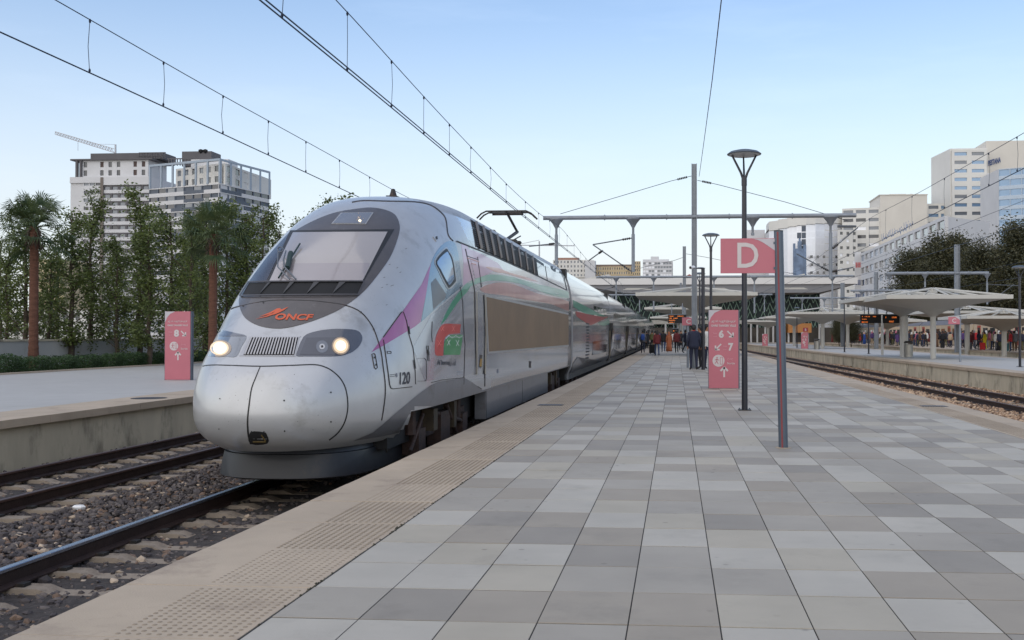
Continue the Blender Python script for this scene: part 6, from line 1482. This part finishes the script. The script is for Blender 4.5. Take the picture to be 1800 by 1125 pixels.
# ================================================================== PEOPLE
skinm = mat('skin', S(160, 112, 84), .6, 0, .05); skin2 = mat('skin dark', S(110, 76, 58), .6, 0, .05); hairm = mat('dark hair', (.012, .010, .009), .6, 0, .2); shoem = mat('dark shoes', (.02, .018, .016), .5)
cm = {}
def cloth(n, rgb):
    if n not in cm: cm[n] = mat(n+' cloth', S(*rgb), .85, 0, .12, 6, .2, 40)
    return cm[n]
CL = dict(navy=(34, 38, 58), black=(26, 26, 30), grey=(96, 98, 104), white=(205, 203, 200), red=(165, 34, 38), maroon=(96, 34, 38), beige=(178, 156, 128), brown=(92, 66, 48), blue=(44, 78, 150), teal=(40, 96, 98), olive=(84, 84, 52), pink=(196, 110, 130), yellow=(208, 188, 40), purple=(82, 60, 110), denim=(52, 66, 94), orange=(150, 86, 56))
def body_mesh(pose, coat=False):
    """one continuous skinned figure about 1.72 m tall; front faces -Y"""
    J = {}; sw = {'stand': 0, 'walk': 1, 'shift': .25, 'stride': 1.5}[pose]
    V = []; E_ = []; R_ = []
    def v(p, r, par=None):
        V.append(p); R_.append(r if isinstance(r, tuple) else (r, r)); i = len(V)-1
        if par is not None: E_.append((par, i))
        return i
    pel = v((0, 0, .95), (.155, .115)); bel = v((0, -.01, 1.08), (.145, .105), pel); ch = v((0, 0, 1.27), (.175, .12), bel); up_ = v((0, .01, 1.40), (.13, .09), ch)
    nk = v((0, .0, 1.50), (.055, .055), up_); hd = v((0, -.015, 1.60), (.082, .092), nk); ht = v((0, -.01, 1.68), (.07, .08), hd)
    for s in (-1, 1):
        f = sw*s
        hip = v((s*.085, 0, .88), (.095, .10), pel); kn = v((s*.10, -.14*f-.02, .50+.01*abs(f)), (.062, .066), hip); an = v((s*.10, (-.24 if f < 0 else -.20)*f+.02, .09+(.07*sw if s < 0 else 0)), (.042, .045), kn)
        v((s*.12, (-.24 if f < 0 else -.20)*f-.14, .035+(.03*sw if s < 0 else 0)), (.042, .032), an)
        sh = v((s*.17, .0, 1.40), (.07, .07), up_); el = v((s*.235, .05*f+.03, 1.14), (.05, .05), sh); wr = v((s*.235, .16*f-.06*(1 if pose != 'stand' else 3), .92), (.034, .036), el); hn = v((s*.225, .19*f-.08*(1 if pose != 'stand' else 2.6), .83), (.034, .026), wr)
        v((s*.215, .20*f-.10*(1 if pose != 'stand' else 2.5), .775), (.022, .016), hn)
    me = bpy.data.meshes.new('person'); me.from_pydata(V, E_, []); o = bpy.data.objects.new('p', me); COL.objects.link(o)
    md = o.modifiers.new('s', 'SKIN'); md.use_smooth_shade = True
    sv = me.skin_vertices[0].data
    for i, r in enumerate(R_): sv[i].radius = r; sv[i].use_root = (i == 0)
    sb = o.modifiers.new('b', 'SUBSURF'); sb.levels = 1
    dg = bpy.context.evaluated_depsgraph_get(); r = bpy.data.meshes.new_from_object(o.evaluated_get(dg)); bpy.data.objects.remove(o)
    r.materials.clear()
    for m_ in (skinm, cloth('navy', CL['navy']), cloth('black', CL['black']), shoem): r.materials.append(m_)
    for p in r.polygons:
        x, y, z = p.center
        p.material_index = 3 if z < .10 and abs(x) < .2 else (0 if (z > 1.485 or (abs(x) > .19 and z < .885 and z > .7)) else (1 if z > (.90) or abs(x) > .2 else 2))
        p.use_smooth = True
    r.name = 'person'; return r
def shell(prof, n=14, cap=True):
    m = MB(); 
    vs = [(rx_*math.cos(2*math.pi*k/n), ry*math.sin(2*math.pi*k/n)+oy, z) for rx_, ry, oy, z in prof for k in range(n)]
    fs = [(i*n+k, i*n+(k+1) % n, (i+1)*n+(k+1) % n, (i+1)*n+k) for i in range(len(prof)-1) for k in range(n)]+[tuple(range(n))[::-1], tuple(range(len(vs)-n, len(vs)))]
    m.add(vs, fs); return m
hair_me = shell([(.070, .060, .035, 1.53), (.088, .085, .03, 1.58), (.090, .098, .012, 1.65), (.078, .085, .005, 1.705), (.04, .045, 0, 1.735)]).mesh('hair', 2)
longhair_me = shell([(.10, .05, .06, 1.36), (.10, .07, .05, 1.48), (.095, .095, .02, 1.60), (.088, .09, .01, 1.68), (.045, .05, 0, 1.735)]).mesh('hair', 2)
scarf_me = shell([(.15, .10, .02, 1.38), (.11, .09, .02, 1.47), (.10, .108, .012, 1.58), (.092, .10, .01, 1.68), (.05, .055, 0, 1.745)]).mesh('headscarf', 2)
coat_me = shell([(.235, .17, 0, .48), (.22, .165, 0, .75), (.20, .15, 0, 1.0), (.185, .135, 0, 1.2), (.19, .13, .0, 1.38), (.10, .09, 0, 1.46)]).mesh('coat', 2)
robe_me = shell([(.27, .21, 0, .06), (.24, .18, 0, .5), (.21, .16, 0, .9), (.19, .14, 0, 1.2), (.19, .13, .0, 1.38), (.10, .09, 0, 1.46)]).mesh('robe', 2)
jacket_me = shell([(.20, .15, 0, .82), (.205, .155, 0, .95), (.195, .14, 0, 1.1), (.205, .14, 0, 1.3), (.19, .12, .0, 1.42), (.09, .08, 0, 1.50)]).mesh('jacket', 2)
nose_me = shell([(.016, .02, -.095, 1.585), (.012, .03, -.098, 1.60), (.006, .015, -.09, 1.63)], 6).mesh('face', 2)
for me_, m_ in ((hair_me, hairm), (longhair_me, hairm), (scarf_me, hairm), (coat_me, hairm), (robe_me, hairm), (jacket_me, hairm), (nose_me, skinm)): me_.materials.append(m_)
POSE = {k: body_mesh(k) for k in ('stand', 'walk', 'shift', 'stride')}
bagm = MB(); bagm.lathe([(.10, 0), (.14, .05), (.15, .25), (.12, .40), (.05, .44)], (0, 0, 0), 10, sy=.6); bag_me = bagm.mesh('backpack', True)
sc_ = MB(); sc_.box((-.2, -.13, .06), (.2, .13, .66)); 
for xx in (-.15, .15): sc_.tube((xx, -.02, .03), (xx, .02, .03), .035, 8)
sc_.tube((-.1, .1, .66), (-.1, .1, .98), .012, 4).tube((.1, .1, .66), (.1, .1, .98), .012, 4).tube((-.11, .1, .98), (.11, .1, .98), .015, 4)
for k in (-.1, 0, .1): sc_.box((k-.01, -.135, .1), (k+.01, -.1305, .62))
suit_me = sc_.mesh('suitcase')
labels = set()
def person(x, y, z, pose, top, bot, rz, label, wear=None, wearc=None, head='hair', headc=None, h=1.72, group=None, bag=None, skin=None):
    assert label not in labels, label; labels.add(label)
    t = thing('person', label, 'person', group, loc=(x, y, z), rz=rz); t.scale = (h/1.74,)*3
    def slot(o, i, m_): o.material_slots[i].link = 'OBJECT'; o.material_slots[i].material = m_
    b = link('body', POSE[pose], t); slot(b, 1, cloth(top, CL[top])); slot(b, 2, cloth(bot, CL[bot])); slot(b, 0, skin or skinm)
    if wear: w_ = link(wear, {'coat': coat_me, 'robe': robe_me, 'jacket': jacket_me}[wear], t); slot(w_, 0, cloth(wearc or top, CL[wearc or top]))
    hh = link('headscarf' if head == 'scarf' else 'hair', {'hair': hair_me, 'long': longhair_me, 'scarf': scarf_me}[head], t); slot(hh, 0, cloth(headc, CL[headc]) if headc else hairm)
    n_ = link('nose', nose_me, t); slot(n_, 0, skin or skinm)
    if bag:
        B = bpy.data.objects.new('backpack', bag_me); COL.objects.link(B); 
        if not bag_me.materials: bag_me.materials.append(hairm)
        slot(B, 0, cloth(bag, CL[bag])); B.location = (x-math.sin(rz)*.24*(1), y+math.cos(rz)*.24, z+.98); B.rotation_euler.z = rz; tag(B, bag+' backpack worn by the person stepping along the train doors', 'backpack')
    return t
def suitcase(x, y, z, rz, c, label):
    B = bpy.data.objects.new('suitcase', suit_me); COL.objects.link(B)
    if not suit_me.materials: suit_me.materials.append(hairm)
    B.material_slots[0].link = 'OBJECT'; B.material_slots[0].material = cloth(c, CL[c]); B.location = (x, y, z); B.rotation_euler.z = rz; tag(B, label, 'suitcase')
def at(px, py, Z=0): p = P(px, py, Z=Z); return p.x, p.y, Z
PI = math.pi
# the pair by the camera pole
p = at(1219.5, 650.5); person(*p, 'shift', 'navy', 'navy', PI+.15, 'man in dark navy jacket and red scarf, back to us, at the mast', 'jacket', 'navy', h=1.80)
m = MB(); m.lathe([(.085, 0), (.095, .03), (.07, .05)], (p[0], p[1], 1.515), 12); tag(m.build('scarf', cloth('red', CL['red'])), 'red scarf round the neck of the man in the navy jacket', 'scarf')
p = at(1239, 649); person(p[0]+.12, p[1]+.5, 0, 'stand', 'white', 'navy', .5, 'person in a white shirt and dark vest half hidden behind the camera pole', h=1.80)
p = at(1231, 649.5); person(p[0], p[1]+.35, 0, 'shift', 'black', 'black', -1.2, 'person in black between the navy jacketed man and the camera pole', h=1.74)
# people on the tiled platform
near = [(1130, 621, 'walk', 'grey', 'navy', PI, 'person in a grey jacket with a backpack stepping along the train doors', 'jacket', 'grey', 'hair', None, 1.74, 'blue'),
 (1155, 626, 'walk', 'maroon', 'denim', PI+.1, 'woman in a dark red patterned top walking away with a suitcase', 'jacket', 'maroon', 'long', None, 1.68, None),
 (1166, 619, 'walk', 'black', 'denim', PI, 'man in black jacket and blue jeans walking away', 'jacket', 'black', 'hair', None, 1.76, None),
 (1176, 619, 'walk', 'orange', 'orange', PI, 'person in a long rusty orange robe on the tiled platform', 'robe', 'orange', 'scarf', 'orange', 1.62, None),
 (1189.5, 620.5, 'walk', 'maroon', 'black', PI-.1, 'person in a maroon jacket under the small pink C sign', 'jacket', 'maroon', 'hair', None, 1.74, None),
 (1197, 616, 'stand', 'black', 'black', .2, 'person in a black coat right of the maroon jacket', 'coat', 'black', 'hair', None, 1.76, None),
 (1205, 622, 'stride', 'navy', 'black', PI-.9, 'person in navy striding to the left behind the man in the navy jacket', 'jacket', 'navy', 'hair', None, 1.76, None),
 (1137, 614, 'walk', 'black', 'black', PI, 'small figure in black close to the train doors', 'coat', 'black', 'hair', None, 1.74, None),
 (1146, 612, 'stand', 'olive', 'black', 0, 'small figure in olive beyond the suitcase', 'jacket', 'olive', 'hair', None, 1.7, None),
 (1184, 612, 'walk', 'white', 'grey', PI, 'small figure in white near the departure board', 'jacket', 'white', 'hair', None, 1.7, None),
 (1171, 610, 'walk', 'purple', 'black', 0, 'small figure in purple far along the tiled platform', 'coat', 'purple', 'scarf', 'beige', 1.66, None),
 (1192, 609, 'stand', 'red', 'denim', 0, 'small figure in red far along the tiled platform', 'jacket', 'red', 'hair', None, 1.7, None),
 (1160, 608, 'walk', 'blue', 'black', PI, 'small figure in blue beside the far end of the train', 'jacket', 'blue', 'hair', None, 1.7, None),
 (1151, 607, 'walk', 'beige', 'brown', 0, 'tiny figure in beige beside the far end of the train', 'jacket', 'beige', 'hair', None, 1.7, None),
 (1180, 606, 'stand', 'black', 'grey', 0, 'tiny figure in black and grey at the end of the tiled platform', 'jacket', 'black', 'hair', None, 1.7, None),
 (1201, 607, 'walk', 'grey', 'black', 0, 'tiny figure in grey right of the small red board', 'jacket', 'grey', 'hair', None, 1.7, None)]
for a in near:
    x, y, z = at(a[0], a[1]); person(x, y, z, a[2], a[3], a[4], a[5], a[6], a[7], a[8], a[9], a[10], a[11], 'people walking on the tiled platform', a[12])
x, y, z = at(1146.5, 622); suitcase(x, y, z, .3, 'black', 'black wheeled suitcase pulled by the woman in dark red')
suitcase(x+.0, y+.02, z+.67, .3, 'white', 'white bag lying on top of the black wheeled suitcase') if False else None
# crowd on the far right platform
tops = list(CL); seen = set(); N_ = 0; special = {6: ('yellow', 'yellow'), 3: ('red', 'black')}
xs = [1796, 1784, 1776, 1765, 1757, 1747, 1731, 1722, 1712, 1700, 1693, 1672, 1664, 1655, 1646, 1638, 1628, 1622, 1615, 1609, 1603]+list(np.arange(1597, 1440, -3.4))+list(np.arange(1799, 1600, -5.5))+list(np.arange(1590, 1450, -7))
for i, px in enumerate(xs):
    px += random.uniform(-1.5, 1.5); fy = 622 if px > 1640 else np.interp(px, [1440, 1640], [609.5, 617]); fy += random.uniform(-.8, 1.0)
    x, y, z = P(px, fy, Z=ZC+.02)
    if x-EC(y) < 14.5: k_ = (EC(y)+15.0+random.random()*3.5)/x; x *= k_; y *= k_
    for tr in range(200):
        top_ = random.choice(['navy', 'black', 'grey', 'black', 'maroon', 'beige', 'brown', 'olive', 'white', 'red', 'pink', 'teal', 'purple', 'blue', 'navy', 'black', 'navy', 'brown', 'grey', 'black']); bot_ = random.choice(['black', 'navy', 'denim', 'grey', 'brown', 'olive', 'beige'])
        if i == 6: top_, bot_ = 'yellow', 'yellow'
        wr_ = random.choice(['jacket', 'coat', 'jacket', 'robe']); hd_ = random.choice(['hair', 'hair', 'long', 'scarf']); hc_ = random.choice(['white', 'pink', 'black', 'beige', 'grey']) if hd_ == 'scarf' else None
        if wr_ == 'robe' and hd_ == 'hair': wr_ = 'jacket'
        hw = {'hair': 'short dark hair', 'long': 'long dark hair', 'scarf': '%s headscarf' % hc_}[hd_]
        pl_ = 'behind the big canopy' if 1560 < px <= 1660 else ('by the beige train' if px > 1660 else 'left of the display boards')
        lb = 'person in %s %s%s, %s, %s' % (top_, wr_, '' if wr_ == 'robe' else ', %s trousers' % bot_, hw, pl_)
        if lb not in labels: break
    person(x, y, z, random.choice(['stand', 'walk', 'shift']), top_, bot_, random.uniform(0, 6.28), lb, wr_, top_, hd_, hc_, random.uniform(1.6, 1.8), 'crowd on the far right platform')
for px, fy, c_, lb in ((1727, 621, 'red', 'red suitcase standing before the beige train'), (1704, 621, 'grey', 'grey suitcase near the person in yellow'), (1657, 621, 'black', 'black suitcase right of the canopy column'), (1768, 622, 'teal', 'teal suitcase at the right of the crowd')):
    x, y, z = P(px, fy, Z=ZC+.02); k_ = (EC(y)+14.9)/x; suitcase(x*k_, y*k_, z, random.random(), c_, lb)
